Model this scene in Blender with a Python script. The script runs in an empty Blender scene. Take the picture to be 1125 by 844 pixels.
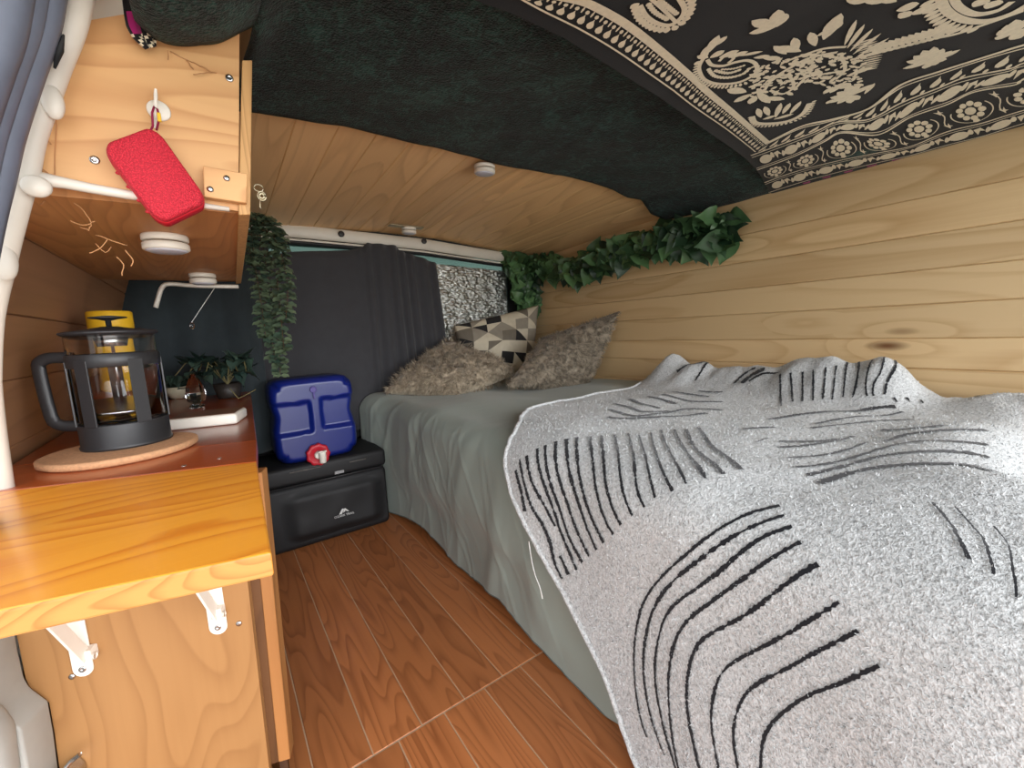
import bpy, bmesh, math, random
import numpy as np
from mathutils import Vector, Matrix, noise

random.seed(7)
COL = bpy.context.scene.collection
W, H = 1125, 844

# ------------------------------------------------------------------ camera
V1, V2 = (234, 378), (1229, 328)          # vanishing points of the van's length and width
CX, CY = W / 2, H / 2
F = (-((V1[0]-CX)*(V2[0]-CX) + (V1[1]-CY)*(V2[1]-CY))) ** .5
def _c(u, v): return Vector((u-CX, -(v-CY), -F))
AY = _c(*V1).normalized()
AX = _c(*V2); AX = (AX - AX.dot(AY)*AY).normalized()
AZ = AX.cross(AY)
ROT = Matrix((AX, AY, AZ))
EYE = Vector((0, 0, .82))
cam = bpy.data.cameras.new('camera')
cam.sensor_width = 36; cam.lens = F / W * 36; cam.clip_start = .02
cam_o = bpy.data.objects.new('camera', cam); COL.objects.link(cam_o)
cam_o.matrix_world = Matrix.Translation(EYE) @ ROT.to_4x4()
bpy.context.scene.camera = cam_o

# where a sight line meets a plane of the van
def ray(u, v): return ROT @ _c(u, v)
def hit(u, v, p0, n):
    d = ray(u, v); n = Vector(n); return EYE + d * ((Vector(p0)-EYE).dot(n) / d.dot(n))
def onx(u, v, x): return hit(u, v, (x, 0, 0), (1, 0, 0))
def ony(u, v, y): return hit(u, v, (0, y, 0), (0, 1, 0))
def onz(u, v, z): return hit(u, v, (0, 0, z), (0, 0, 1))
def onsurf(u, v, fz, z=1.25):
    for _ in range(12):
        p = onz(u, v, z); z = z*.4 + .6*fz(p.x, p.y)
    return p
def lerp(a, b, t): return a + (b-a)*t
def interp(x, pts):
    if x <= pts[0][0]: return pts[0][1]
    for (a, fa), (b, fb) in zip(pts, pts[1:]):
        if x <= b: return fa + (fb-fa)*(x-a)/(b-a)
    return pts[-1][1]
def smooth(t): t = max(0, min(1, t)); return t*t*(3-2*t)
def nz(x, y, z=0): return noise.noise(Vector((x, y, z)))

# ------------------------------------------------------------------ mesh collecting
class MB:
    def __init__(s): s.v = []; s.f = []; s.m = []; s.off = []; s.tone = []; s.cur = (0, 0, 0, 0); s.mi = 0; s.sm = []; s.smooth = True
    def vert(s, p):
        s.v.append(tuple(p)); s.off.append(s.cur[:3]); s.tone.append(s.cur[3]); return len(s.v)-1
    def face(s, idx, mi=None, smooth=None):
        s.f.append(tuple(idx)); s.m.append(s.mi if mi is None else mi); s.sm.append(s.smooth if smooth is None else smooth)
    def rnd(s, t=.12):
        s.cur = (random.uniform(-9, 9), random.uniform(-9, 9), random.uniform(-9, 9), random.uniform(-t, t))
    def bm(s, b, mat=None):
        base = len(s.v)
        b.verts.ensure_lookup_table()
        for v in b.verts: s.vert(mat @ v.co if mat else v.co)
        for f in b.faces: s.face([base+v.index for v in f.verts], smooth=f.smooth and s.smooth)
        b.free()
    def box(s, c, size, rot=None, bevel=.0, seg=2, smooth=False):
        b = bmesh.new(); bmesh.ops.create_cube(b, size=1)
        for v in b.verts: v.co = Vector((v.co.x*size[0], v.co.y*size[1], v.co.z*size[2]))
        if bevel: bmesh.ops.bevel(b, geom=b.edges[:], offset=bevel, segments=seg, profile=.5, affect='EDGES')
        b.verts.index_update()
        for f in b.faces: f.smooth = smooth
        m = Matrix.Translation(Vector(c)) @ (rot.to_4x4() if rot else Matrix())
        s.bm(b, m)
    def hull_prism(s, poly, d, bevel=0, seg=2, smooth=False):
        """poly: list of world points in one plane; d: thickness vector"""
        b = bmesh.new(); d = Vector(d)
        a = [b.verts.new(Vector(p)) for p in poly]; t = [b.verts.new(Vector(p)+d) for p in poly]
        b.faces.new(a); b.faces.new(t[::-1])
        n = len(poly)
        for i in range(n): b.faces.new((a[i], t[i], t[(i+1) % n], a[(i+1) % n]))
        bmesh.ops.recalc_face_normals(b, faces=b.faces[:])
        if bevel: bmesh.ops.bevel(b, geom=b.edges[:], offset=bevel, segments=seg, profile=.5, affect='EDGES')
        b.verts.index_update()
        for f in b.faces: f.smooth = smooth
        s.bm(b)
    def tube(s, pts, r, n=8, cap=True, flat=None):
        pts = [Vector(p) for p in pts]; rings = []
        up = None
        for i, p in enumerate(pts):
            t = (pts[min(i+1, len(pts)-1)] - pts[max(i-1, 0)]).normalized()
            if up is None:
                up = Vector((0, 0, 1)) if abs(t.z) < .9 else Vector((1, 0, 0))
                if flat: up = Vector(flat)
            a = t.cross(up).normalized(); b = a.cross(t).normalized(); up = b
            rr = r[i] if isinstance(r, list) else r
            ra, rb = rr if isinstance(rr, tuple) else (rr, rr)
            rings.append([s.vert(p + a*math.cos(k*2*math.pi/n)*ra + b*math.sin(k*2*math.pi/n)*rb) for k in range(n)])
        for A, B in zip(rings, rings[1:]):
            for k in range(n): s.face((A[k], A[(k+1) % n], B[(k+1) % n], B[k]))
        if cap: s.face(rings[0]); s.face(rings[-1][::-1])
    def lathe(s, prof, n=32, mat=None, cap=True):
        """prof: (r, z) list about the z axis, placed by mat"""
        rings = []
        mat = mat or Matrix()
        for r, z in prof:
            rings.append([s.vert(mat @ Vector((r*math.cos(k*2*math.pi/n), r*math.sin(k*2*math.pi/n), z))) for k in range(n)])
        for A, B in zip(rings, rings[1:]):
            for k in range(n): s.face((A[k], A[(k+1) % n], B[(k+1) % n], B[k]))
        if cap: s.face(rings[0][::-1], smooth=False); s.face(rings[-1], smooth=False)
    def grid(s, fn, nu, nv, mi=None, keep=None):
        idx = [[s.vert(fn(i/nu, j/nv)) for j in range(nv+1)] for i in range(nu+1)]
        for i in range(nu):
            for j in range(nv):
                s.face((idx[i][j], idx[i+1][j], idx[i+1][j+1], idx[i][j+1]), mi)
        return idx
    def ball(s, c, r, n=10, m=6, scale=(1, 1, 1)):
        mat = Matrix.Translation(Vector(c)) @ Matrix.Diagonal(Vector((*scale, 1)))
        prof = [(max(1e-4, r*math.sin(math.pi*i/m)), -r*math.cos(math.pi*i/m)) for i in range(m+1)]
        s.lathe(prof, n, mat, cap=False)
    def build(s, name, mats, parent=None, loc=None, recalc=False):
        base = Vector(loc) if loc is not None else (root_loc(parent) if parent else Vector((0, 0, 0)))
        me = bpy.data.meshes.new(name)
        me.from_pydata([(x-base.x, y-base.y, z-base.z) for x, y, z in s.v], [], s.f)
        if not isinstance(mats, (list, tuple)): mats = [mats]
        for m in mats: me.materials.append(m)
        me.polygons.foreach_set('material_index', s.m)
        me.polygons.foreach_set('use_smooth', s.sm)
        if any(t != 0 for t in s.tone) or any(o != (0, 0, 0) for o in s.off[:1]+s.off[-1:]):
            a = me.attributes.new('off', 'FLOAT_VECTOR', 'POINT'); a.data.foreach_set('vector', [c for o in s.off for c in o])
            a = me.attributes.new('tone', 'FLOAT', 'POINT'); a.data.foreach_set('value', s.tone)
        if recalc:
            b = bmesh.new(); b.from_mesh(me); bmesh.ops.recalc_face_normals(b, faces=b.faces[:]); b.to_mesh(me); b.free()
        me.update()
        o = bpy.data.objects.new(name, me); COL.objects.link(o)
        if parent: o.parent = parent
        else: o.location = base
        return o

def root_loc(o):
    while o.parent: o = o.parent
    return o.location.copy()
def thing(name, label, cat, loc, group=None):
    o = bpy.data.objects.new(name, None); COL.objects.link(o); o.location = loc; o.empty_display_size = .05
    return tag(o, label, cat, group)
def tag(o, label, cat, group=None, kind=None):
    o['label'] = label; o['category'] = cat
    if group: o['group'] = group
    if kind: o['kind'] = kind
    return o
def struct(o): o['kind'] = 'structure'; return o
def lab(o, t): o['label'] = t; return o
def basis(x, z):
    """rotation whose local x and z axes point along the given vectors"""
    z = Vector(z).normalized(); x = Vector(x); x = (x - x.dot(z)*z).normalized(); y = z.cross(x)
    return Matrix((x, y, z)).transposed()
def place(c, R): return Matrix.Translation(Vector(c)) @ R.to_4x4()

# ------------------------------------------------------------------ materials
def srgb(r, g, b):
    f = lambda c: c/12.92 if c <= .04045 else ((c+.055)/1.055)**2.4
    return (f(r/255), f(g/255), f(b/255), 1)
class NT:
    def __init__(s, name):
        s.mat = bpy.data.materials.new(name); s.mat.use_nodes = True
        s.n = s.mat.node_tree.nodes; s.l = s.mat.node_tree.links
        s.b = s.n['Principled BSDF']
    def add(s, t, **kw):
        n = s.n.new(t)
        for k, v in kw.items():
            if k.startswith('_'): setattr(n, k[1:], v)
        return n
    def put(s, sock, v):
        if isinstance(v, bpy.types.NodeSocket): s.l.new(v, sock)
        else: sock.default_value = v
    def math(s, op, a, b=0., clamp=False):
        n = s.n.new('ShaderNodeMath'); n.operation = op; n.use_clamp = clamp
        s.put(n.inputs[0], a); s.put(n.inputs[1], b); return n.outputs[0]
    def mix(s, f, a, b, mode='MIX'):
        n = s.n.new('ShaderNodeMix'); n.data_type = 'RGBA'; n.blend_type = mode
        s.put(n.inputs[0], f); s.put(n.inputs[6], a); s.put(n.inputs[7], b); return n.outputs[2]
    def noise(s, vec, scale, detail=3, rough=.5, dist=0):
        n = s.n.new('ShaderNodeTexNoise'); s.put(n.inputs['Vector'], vec)
        n.inputs['Scale'].default_value = scale; n.inputs['Detail'].default_value = detail
        n.inputs['Roughness'].default_value = rough; n.inputs['Distortion'].default_value = dist
        return n.outputs[0]
    def coord(s, scale=(1, 1, 1), off=False):
        v = s.n.new('ShaderNodeTexCoord').outputs['Object']
        if off:
            a = s.n.new('ShaderNodeAttribute'); a.attribute_name = 'off'
            q = s.n.new('ShaderNodeVectorMath'); q.operation = 'ADD'; s.l.new(v, q.inputs[0]); s.l.new(a.outputs['Vector'], q.inputs[1]); v = q.outputs[0]
        m = s.n.new('ShaderNodeVectorMath'); m.operation = 'MULTIPLY'; s.l.new(v, m.inputs[0]); m.inputs[1].default_value = scale
        return m.outputs[0]
    def ramp(s, f, stops):
        n = s.n.new('ShaderNodeValToRGB'); s.put(n.inputs[0], f)
        e = n.color_ramp.elements
        while len(e) < len(stops): e.new(.5)
        for el, (p, c) in zip(e, stops): el.position = p; el.color = c if isinstance(c, tuple) else (c, c, c, 1)
        return n.outputs[0]
    def bump(s, h, strength, dist=.01):
        n = s.n.new('ShaderNodeBump'); n.inputs['Strength'].default_value = strength; n.inputs['Distance'].default_value = dist
        s.put(n.inputs['Height'], h); s.l.new(n.outputs[0], s.b.inputs['Normal'])
    def set(s, **kw):
        for k, v in kw.items(): s.put(s.b.inputs[k.replace('_', ' ')], v)

def plain(name, c, rough=.5, metal=0, var=.08, scale=40, bump=0, bscale=200, bdist=.002, **kw):
    t = NT(name); co = t.coord()
    n = t.noise(co, scale, 3)
    dark = tuple(x*(1-var*2) for x in c[:3])+(1,); light = tuple(min(1, x*(1+var*2)) for x in c[:3])+(1,)
    t.set(Base_Color=t.mix(n, dark, light), Roughness=rough, Metallic=metal, **kw)
    if bump: t.bump(t.noise(co, bscale, 2), bump, bdist)
    return t.mat

def wood(name, light, dark, axis, ring=26, rscale=3.2, along=.14, knots=.0, rough=.5, contrast=.55, fibre=.25, knotc=None, coat=0, kscale=(1.5, 8), spec=.35):
    t = NT(name)
    sc = [1, 1, 1]; sc[axis] = along
    q = t.coord(sc, True)
    n = t.noise(q, rscale, 1., .4)
    sc2 = [90, 90, 90]; sc2[axis] = 2.2
    fib = t.noise(t.coord(sc2, True), 1, 3)
    low = t.noise(q, 1.3, 2)
    if knots:
        s3 = [kscale[1]]*3; s3[axis] = kscale[0]*1.6
        vo = t.add('ShaderNodeTexVoronoi'); t.l.new(t.coord(s3, True), vo.inputs['Vector']); vo.inputs['Scale'].default_value = 1
        rnd = t.n.new('ShaderNodeSeparateColor'); t.l.new(vo.outputs['Color'], rnd.inputs[0])
        on = t.math('LESS_THAN', rnd.outputs[0], knots)
        kd = vo.outputs['Distance']
        n = t.math('ADD', n, t.math('MULTIPLY', t.math('MULTIPLY', on, .16), t.ramp(kd, [(0, 1.), (.42, 0.)])))
    w = t.math('FRACT', t.math('MULTIPLY', n, ring))
    w = t.math('MULTIPLY', t.math('POWER', w, 2.6), t.ramp(w, [(.90, 1.), (1., 0.)]))
    f = t.math('ADD', t.math('MULTIPLY', w, contrast), t.math('MULTIPLY', t.math('SUBTRACT', fib, .5), fibre*2))
    f = t.math('ADD', f, t.math('MULTIPLY', t.math('SUBTRACT', low, .5), .7), clamp=True)
    c = t.mix(f, light, dark)
    if knots:
        k1 = t.math('MULTIPLY', on, t.ramp(kd, [(.06, 1.), (.15, 0.)]))
        c = t.mix(k1, c, knotc or tuple(x*.35 for x in dark[:3])+(1,))
    a = t.n.new('ShaderNodeAttribute'); a.attribute_name = 'tone'
    g = t.math('ADD', a.outputs['Fac'], 1.)
    cc = t.n.new('ShaderNodeCombineColor')
    for i in range(3): t.l.new(g, cc.inputs[i])
    c = t.mix(1., c, cc.outputs[0], 'MULTIPLY')
    t.set(Base_Color=c, Roughness=rough, Coat_Weight=coat, Coat_Roughness=.15, Specular_IOR_Level=spec)
    t.bump(t.math('ADD', fib, t.math('MULTIPLY', w, .3)), .12, .002)
    return t.mat

PINE = wood('pine_board', srgb(226, 194, 146), srgb(190, 146, 94), 1, ring=13, rscale=4, along=.13, knots=.2, contrast=.6, rough=.42, knotc=srgb(110, 66, 30))
PINE_CEIL = wood('pine_ceiling', srgb(246, 202, 146), srgb(202, 152, 100), 1, ring=15, rscale=4, along=.1, knots=.12, contrast=.55, rough=.45, knotc=srgb(225, 190, 140))
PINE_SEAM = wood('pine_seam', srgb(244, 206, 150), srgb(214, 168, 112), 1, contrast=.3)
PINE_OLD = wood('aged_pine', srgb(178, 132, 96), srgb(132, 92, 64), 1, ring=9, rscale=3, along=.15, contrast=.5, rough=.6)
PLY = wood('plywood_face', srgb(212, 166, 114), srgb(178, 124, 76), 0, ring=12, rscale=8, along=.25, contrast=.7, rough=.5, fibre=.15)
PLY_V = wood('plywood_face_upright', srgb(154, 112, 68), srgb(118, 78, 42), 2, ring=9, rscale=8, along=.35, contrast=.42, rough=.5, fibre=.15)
PLY_UNDER = wood('plywood_underside', srgb(196, 140, 88), srgb(140, 92, 54), 1, ring=16, rscale=8, along=.15, contrast=.45, rough=.55)
EDGE = wood('plywood_edge', srgb(205, 160, 104), srgb(138, 94, 54), 2, ring=14, rscale=30, along=.04, contrast=.6)
ORANGE = wood('orange_pine', srgb(236, 158, 50), srgb(206, 106, 20), 0, ring=17, rscale=6.5, along=.22, contrast=.85, rough=.34, coat=.3, fibre=.12)
ORANGE_END = wood('pine_lip', srgb(186, 132, 70), srgb(140, 86, 36), 0, ring=20, rscale=18, along=.14, contrast=.8, rough=.5)
REDWOOD = wood('red_stained_board', srgb(150, 66, 24), srgb(104, 40, 12), 0, ring=8, rscale=3, along=.1, contrast=.5, rough=.28, coat=.4)
TILE = wood('wood_look_tile', srgb(186, 116, 68), srgb(126, 68, 34), 1, ring=15, rscale=12.0, along=.13, contrast=.75, rough=.36, fibre=.3, spec=.5)
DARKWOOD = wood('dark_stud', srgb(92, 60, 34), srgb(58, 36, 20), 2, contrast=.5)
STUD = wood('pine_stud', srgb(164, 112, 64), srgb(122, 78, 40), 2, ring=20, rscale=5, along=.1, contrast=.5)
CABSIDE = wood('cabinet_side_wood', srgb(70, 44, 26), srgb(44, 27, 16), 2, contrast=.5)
GROUT = plain('grout', srgb(196, 164, 132), .8)
WHITEMETAL = plain('white_painted_metal', srgb(214, 208, 196), .45, var=.06, scale=12)
GREYMETAL = plain('grubby_white_metal', srgb(158, 158, 152), .5, var=.10, scale=14)
RUBBER = plain('black_rubber', srgb(22, 22, 25), .6)
SEAL = plain('hazed_rubber_seal', srgb(104, 112, 128), .55)  # rubber lightened, pale haze put into its colour
BLACKPL = plain('black_plastic', srgb(40, 40, 42), .42, var=.05)  # black raised a little to take in the haze over the coffee press
DARKTRIM = plain('dark_rear_trim', srgb(20, 21, 23), .7)
STEEL = plain('steel', srgb(190, 190, 190), .25, 1)
BRASSY = plain('old_zinc', srgb(170, 160, 135), .35, 1)
WHITEPL = plain('white_plastic', srgb(226, 220, 208), .4, var=.03)
LENS = plain('frosted_lens', srgb(196, 196, 206), .3, var=.03)
RED = plain('red_plastic', srgb(186, 24, 42), .45, var=.06)
YELLOW = plain('yellow_plastic', srgb(226, 178, 34), .5, var=.05)
CORK = plain('cork', srgb(194, 146, 106), .8, var=.18, scale=220, bump=.3, bscale=300)
BLUEPL = plain('blue_plastic', srgb(13, 31, 108), .32, var=.05, scale=8)
NYLON = plain('black_nylon', srgb(17, 17, 19), .62, var=.1, bump=.3, bscale=700, bdist=.001)
LOGO = plain('pale_print', srgb(214, 214, 212), .6, var=.02)
JUTE = plain('dry_fibre', srgb(176, 128, 84), .8)
THREAD = plain('white_thread', srgb(225, 225, 220), .8)
CREAM = plain('cream_glaze', srgb(200, 190, 165), .4)
STEM = plain('brown_stem', srgb(84, 62, 40), .8)

def fabric(name, c, rough=.85, weave=900, strength=.25, var=.08, sheen=.2, scale=25, **kw):
    t = NT(name); co = t.coord(); n = t.noise(co, scale, 4)
    d = tuple(x*(1-var*2) for x in c[:3])+(1,); l = tuple(min(1, x*(1+var*2)) for x in c[:3])+(1,)
    t.set(Base_Color=t.mix(n, d, l), Roughness=rough, Sheen_Weight=sheen, Specular_IOR_Level=.25, **kw)
    t.bump(t.noise(co, weave, 2), strength, .001); return t.mat
SHEET = fabric('grey_green_sheet', srgb(148, 158, 149), .5, 1200, .1, .03, .15, 6)
CURTAIN = fabric('charcoal_curtain', srgb(58, 58, 61), .9, 500, .3, .07)
CURTAIN_D = fabric('dark_teal_curtain', srgb(54, 62, 66), .9, 500, .3, .08)
TAP = fabric('black_cotton', srgb(20, 19, 20), .9, 900, .3, .08, .1)
EMB = fabric('cream_embroidery', srgb(222, 210, 182), .85, 500, .6, .09, .2, 160)
PINKTRIM = fabric('magenta_trim', srgb(150, 24, 96), .8)
BLANKETK = fabric('black_tuft', srgb(26, 27, 32), .95, 700, .6, .1)

def make_fleece():
    t = NT('dark_green_fleece'); co = t.coord()
    n = t.noise(co, 26, 6, .72, .8); n2 = t.noise(co, 6, 3); n3 = t.noise(t.coord((1, .5, 1)), 170, 3, .6)
    f = t.math('ADD', t.math('ADD', t.math('MULTIPLY', n, .45), t.math('MULTIPLY', n2, .2)), t.math('MULTIPLY', n3, .36))
    t.set(Base_Color=t.ramp(f, [(.42, srgb(2, 8, 8)), (.51, srgb(13, 36, 32)), (.60, srgb(40, 74, 66))]), Roughness=.85, Sheen_Weight=.12, Sheen_Roughness=.4, Specular_IOR_Level=.2)
    t.bump(t.math('ADD', t.noise(co, 260, 3), t.math('MULTIPLY', n, .8)), .9, .006); return t.mat
FLEECE = make_fleece()
def make_blanket():
    t = NT('pale_fluffy_wool'); co = t.coord()
    n = t.noise(co, 190, 3, .6, .5); n2 = t.noise(co, 430, 2)
    f = t.math('ADD', t.math('MULTIPLY', n, .65), t.math('MULTIPLY', n2, .35))
    t.set(Base_Color=t.ramp(f, [(.34, srgb(152, 154, 154)), (.48, srgb(198, 200, 200)), (.62, srgb(222, 224, 224))]), Roughness=.95, Sheen_Weight=.2, Specular_IOR_Level=.1)
    t.bump(f, .9, .006); return t.mat
BLANKET = make_blanket()
def make_fur(name, root, tip):
    t = NT(name); co = t.coord()
    a = t.n.new('ShaderNodeAttribute'); a.attribute_name = 'tone'
    t.set(Base_Color=t.ramp(t.math('ADD', t.noise(co, 60, 3), a.outputs['Fac']), [(.3, root), (.7, tip)]), Roughness=.8, Sheen_Weight=.2, Specular_IOR_Level=.2); return t.mat
FUR_A = make_fur('shaggy_tan_fur', srgb(120, 107, 89), srgb(196, 180, 156))
FUR_B = make_fur('shaggy_taupe_fur', srgb(110, 100, 86), srgb(176, 162, 142))
def leafmat(name, a, b, rough=.4):
    t = NT(name); at = t.n.new('ShaderNodeAttribute'); at.attribute_name = 'tone'
    f = t.math('MULTIPLY_ADD', at.outputs['Fac'], 2.); f.node.inputs[2].default_value = .5
    t.set(Base_Color=t.mix(f, a, b), Roughness=rough, Specular_IOR_Level=.4); return t.mat
IVY = leafmat('ivy_leaf', srgb(20, 44, 28), srgb(92, 128, 82))
VINE = leafmat('vine_leaf', srgb(60, 82, 70), srgb(112, 128, 98))
DARKLEAF = leafmat('dark_leaf', srgb(28, 46, 42), srgb(64, 84, 72))
def make_glass(name, c=(1, 1, 1, 1), rough=.02):
    t = NT(name); t.set(Base_Color=c, Roughness=rough, Transmission_Weight=1., IOR=1.45)
    return t.mat
GLASS = make_glass('clear_glass')
def make_pane():
    t = NT('tinted_pane'); n = t.noise(t.coord(), 5, 2)
    tr = t.n.new('ShaderNodeBsdfTransparent'); t.l.new(t.mix(n, srgb(130, 148, 142), srgb(150, 164, 158)), tr.inputs[0])
    t.set(Base_Color=srgb(150, 200, 190), Roughness=.05)
    m = t.n.new('ShaderNodeMixShader'); m.inputs[0].default_value = .15
    out = t.n['Material Output']; t.l.new(tr.outputs[0], m.inputs[1]); t.l.new(t.b.outputs[0], m.inputs[2]); t.l.new(m.outputs[0], out.inputs[0]); return t.mat
PANE = make_pane()
def make_foil():
    t = NT('silver_bubble_foil'); co = t.coord()
    v = t.add('ShaderNodeTexVoronoi'); t.l.new(t.coord((1, 1, 1.6)), v.inputs['Vector']); v.inputs['Scale'].default_value = 48
    n = t.noise(t.coord((1, 1, 6)), 14, 5)
    t.set(Base_Color=srgb(205, 208, 204), Metallic=1., Roughness=.36)
    t.bump(t.math('ADD', t.math('MULTIPLY', v.outputs['Distance'], 1.), t.math('MULTIPLY', n, 3.)), .55, .01); return t.mat
FOIL = make_foil()
def make_speaker():
    t = NT('red_mesh_fabric'); v = t.add('ShaderNodeTexVoronoi'); t.l.new(t.coord(), v.inputs['Vector']); v.inputs['Scale'].default_value = 520
    t.set(Base_Color=t.ramp(v.outputs['Distance'], [(.1, srgb(222, 42, 62)), (.6, srgb(174, 18, 40))]), Roughness=.7)
    t.bump(v.outputs['Distance'], .6, .002); return t.mat
REDMESH = make_speaker()

# ------------------------------------------------------------------ the van: floor, walls, ceiling
XR, YB = 1.64, 2.1
YF = -.40
def chamfer_plank(mb, p0, p1, nrm, y0, y1, off=lambda y: (0, 0), seg=1, th=.012, ch=.0028, tone=.09, seam=0):
    """one board between two points of the (x, z) cross-section, running along y; nrm points into the room"""
    mb.rnd(tone)
    a, b, n = Vector((p0[0], 0, p0[1])), Vector((p1[0], 0, p1[1])), Vector((nrm[0], 0, nrm[1])).normalized()
    t = (b-a).normalized(); L = (b-a).length
    pr = [a-n*th, a-n*ch+t*.0003, a+t*ch, a+t*(L-ch), b-n*ch-t*.0003, b-n*th]
    rings = []
    for k in range(seg+1):
        y = lerp(y0, y1, k/seg); o = off(y)
        rings.append([mb.vert((p.x+o[0], y, p.z+o[1])) for p in pr])
    for A, B in zip(rings, rings[1:]):
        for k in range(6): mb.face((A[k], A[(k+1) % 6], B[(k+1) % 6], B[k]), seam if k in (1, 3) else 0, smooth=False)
    mb.face(rings[0], smooth=False); mb.face(rings[-1][::-1], smooth=False)

# floor: wood-look tiles with grout
mb = MB(); mb.smooth = False
xs0 = [.1655+.1026*k for k in range(-6, 17)]
xs1 = [.2155+.1026*k for k in range(-7, 17)]
ROWY = .778
for xs, y0, y1 in ((xs0, ROWY, YB), (xs1, ROWY-.9, ROWY), (xs0, -.75, ROWY-.9)):
    for a, b in zip(xs, xs[1:]):
        mb.rnd(.16)
        g = .0012
        mb.box(((a+b)/2, (y0+y1)/2, -.006), (b-a-2*g, y1-y0-3*g, .012), bevel=.0012, seg=1)
mb.cur = (0, 0, 0, 0); mb.mi = 1
mb.box(((xs0[0]+xs0[-1])/2, (-.75+YB)/2, -.012), (xs0[-1]-xs0[0]+.1, YB+.75, .0216)); 
struct(mb.build('floor', [TILE, GROUT], recalc=True))

# right wall boards
mb = MB()
zs = [-.012, .08, .18, .275, .37, .46, .55, .645, .737, .83, .925, 1.02, 1.12, 1.262]
zs = [-.0, .085, .178, .27, .364, .458, .551] + [onx(1125, v, XR).z for v in (409, 371, 328, 285, 241, 194)] + [1.262]
for a, b in zip(zs, zs[1:]):
    cuts = [YF, random.uniform(.2, 1.2), YB] if random.random() < .0 else [YF, YB]
    for c0, c1 in zip(cuts, cuts[1:]): chamfer_plank(mb, (XR, a), (XR, b), (-1, 0), c0, c1, tone=.07)
struct(mb.build('wall_right', PINE, recalc=True))

# arched board ceiling
ARCH = [(-.42, 1.16), (-.25, 1.245), (0, 1.312), (.13, 1.336), (.37, 1.35), (.72, 1.362), (1.04, 1.352), (1.43, 1.314), (1.66, 1.262)]
def arch(x): return interp(x, ARCH)
def ceil_dz(y): return -.045*(y-1.13) if y > 1.13 else 0
mb = MB()
cxs = [-.27+.0985*k for k in range(21)]
cxs = [x for x in cxs if x < 1.6] + [1.652]
for a, b in zip(cxs, cxs[1:]):
    A, B = (a, arch(a)), (b, arch(b)); n = (B[1]-A[1], -(b-a))
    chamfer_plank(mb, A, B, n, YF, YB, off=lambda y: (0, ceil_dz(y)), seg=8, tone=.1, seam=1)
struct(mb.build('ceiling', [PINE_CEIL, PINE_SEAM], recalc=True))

# left wall: leaning boards behind the kitchen
LW = [(-.33, -.01), (-.33, .40), (-.325, .55), (-.305, .66), (-.288, .775), (-.268, .885), (-.232, 1.01), (-.19, 1.13), (-.135, 1.27)]
mb = MB()
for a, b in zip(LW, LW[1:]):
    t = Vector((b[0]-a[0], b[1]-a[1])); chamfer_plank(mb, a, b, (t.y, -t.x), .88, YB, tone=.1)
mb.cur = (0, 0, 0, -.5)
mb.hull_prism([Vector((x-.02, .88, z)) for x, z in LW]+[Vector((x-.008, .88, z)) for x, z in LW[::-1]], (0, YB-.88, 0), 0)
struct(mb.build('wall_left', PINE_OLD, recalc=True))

# rear wall of the van: dark trim around the window opening
mb = MB(); mb.smooth = False
WX0, WX1, WZ0, WZ1 = .24, 1.47, .74, 1.236
for x0, x1, z0, z1 in ((-.42, XR+.02, -.01, WZ0), (-.42, WX0, WZ0, WZ1), (WX1, XR+.02, WZ0, WZ1), (-.42, XR+.02, WZ1, 1.36)):
    mb.box(((x0+x1)/2, YB+.03, (z0+z1)/2), (x1-x0, .05, z1-z0))
struct(mb.build('wall_rear', DARKTRIM))
mb = MB(); mb.box(((WX0+WX1)/2, YB+.035, (WZ0+WZ1)/2), (WX1-WX0+.002, .005, WZ1-WZ0+.002))
win = struct(mb.build('window_1', PANE))

# white header over the rear window with its two round plugs and the rubber seal under it
hp = [ony(u, v, 2.075) for u, v in ((285, 252), (330, 256), (380, 261), (466, 270), (535, 281))]
def header_ring(t):
    i = min(int(t*4), 3); return hp[i].lerp(hp[i+1], t*4-i)
mb = MB()
path = [header_ring(k/16) for k in range(17)]
path = [Vector((-.3, 2.075, path[0].z-.01)), Vector((0, 2.075, path[0].z))] + path + [Vector((1.5, 2.075, path[-1].z-.012)), Vector((1.63, 2.08, path[-1].z-.03))]
mb.tube([p+Vector((0, 0, .006)) for p in path], (.014, .028), 16, flat=(0, 0, 1))
mb.tube([p+Vector((0, .006, -.030)) for p in path], (.010, .006), 10, flat=(0, 0, 1))
hdr = struct(mb.build('trim_1', WHITEMETAL))
for u, v in ((375, 257), (466, 265)):
    p = ony(u, v, 2.052); mb = MB()
    mb.lathe([(.0135, -.004), (.0135, .003), (.011, .006), (.002, .0045)], 20, place(p, basis((1, 0, 0), (0, -1, .15))))
    lab(mb.build('plug', BLACKPL, hdr), 'black round plug')
mb = MB()
mb.tube([p+Vector((0, .004, -.040)) for p in path], .007, 10)
mb.tube([p+Vector((0, .008, -.045)) for p in path], .005, 8)
lab(mb.build('rubber_seal', RUBBER, hdr), 'black rubber seal')

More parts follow.
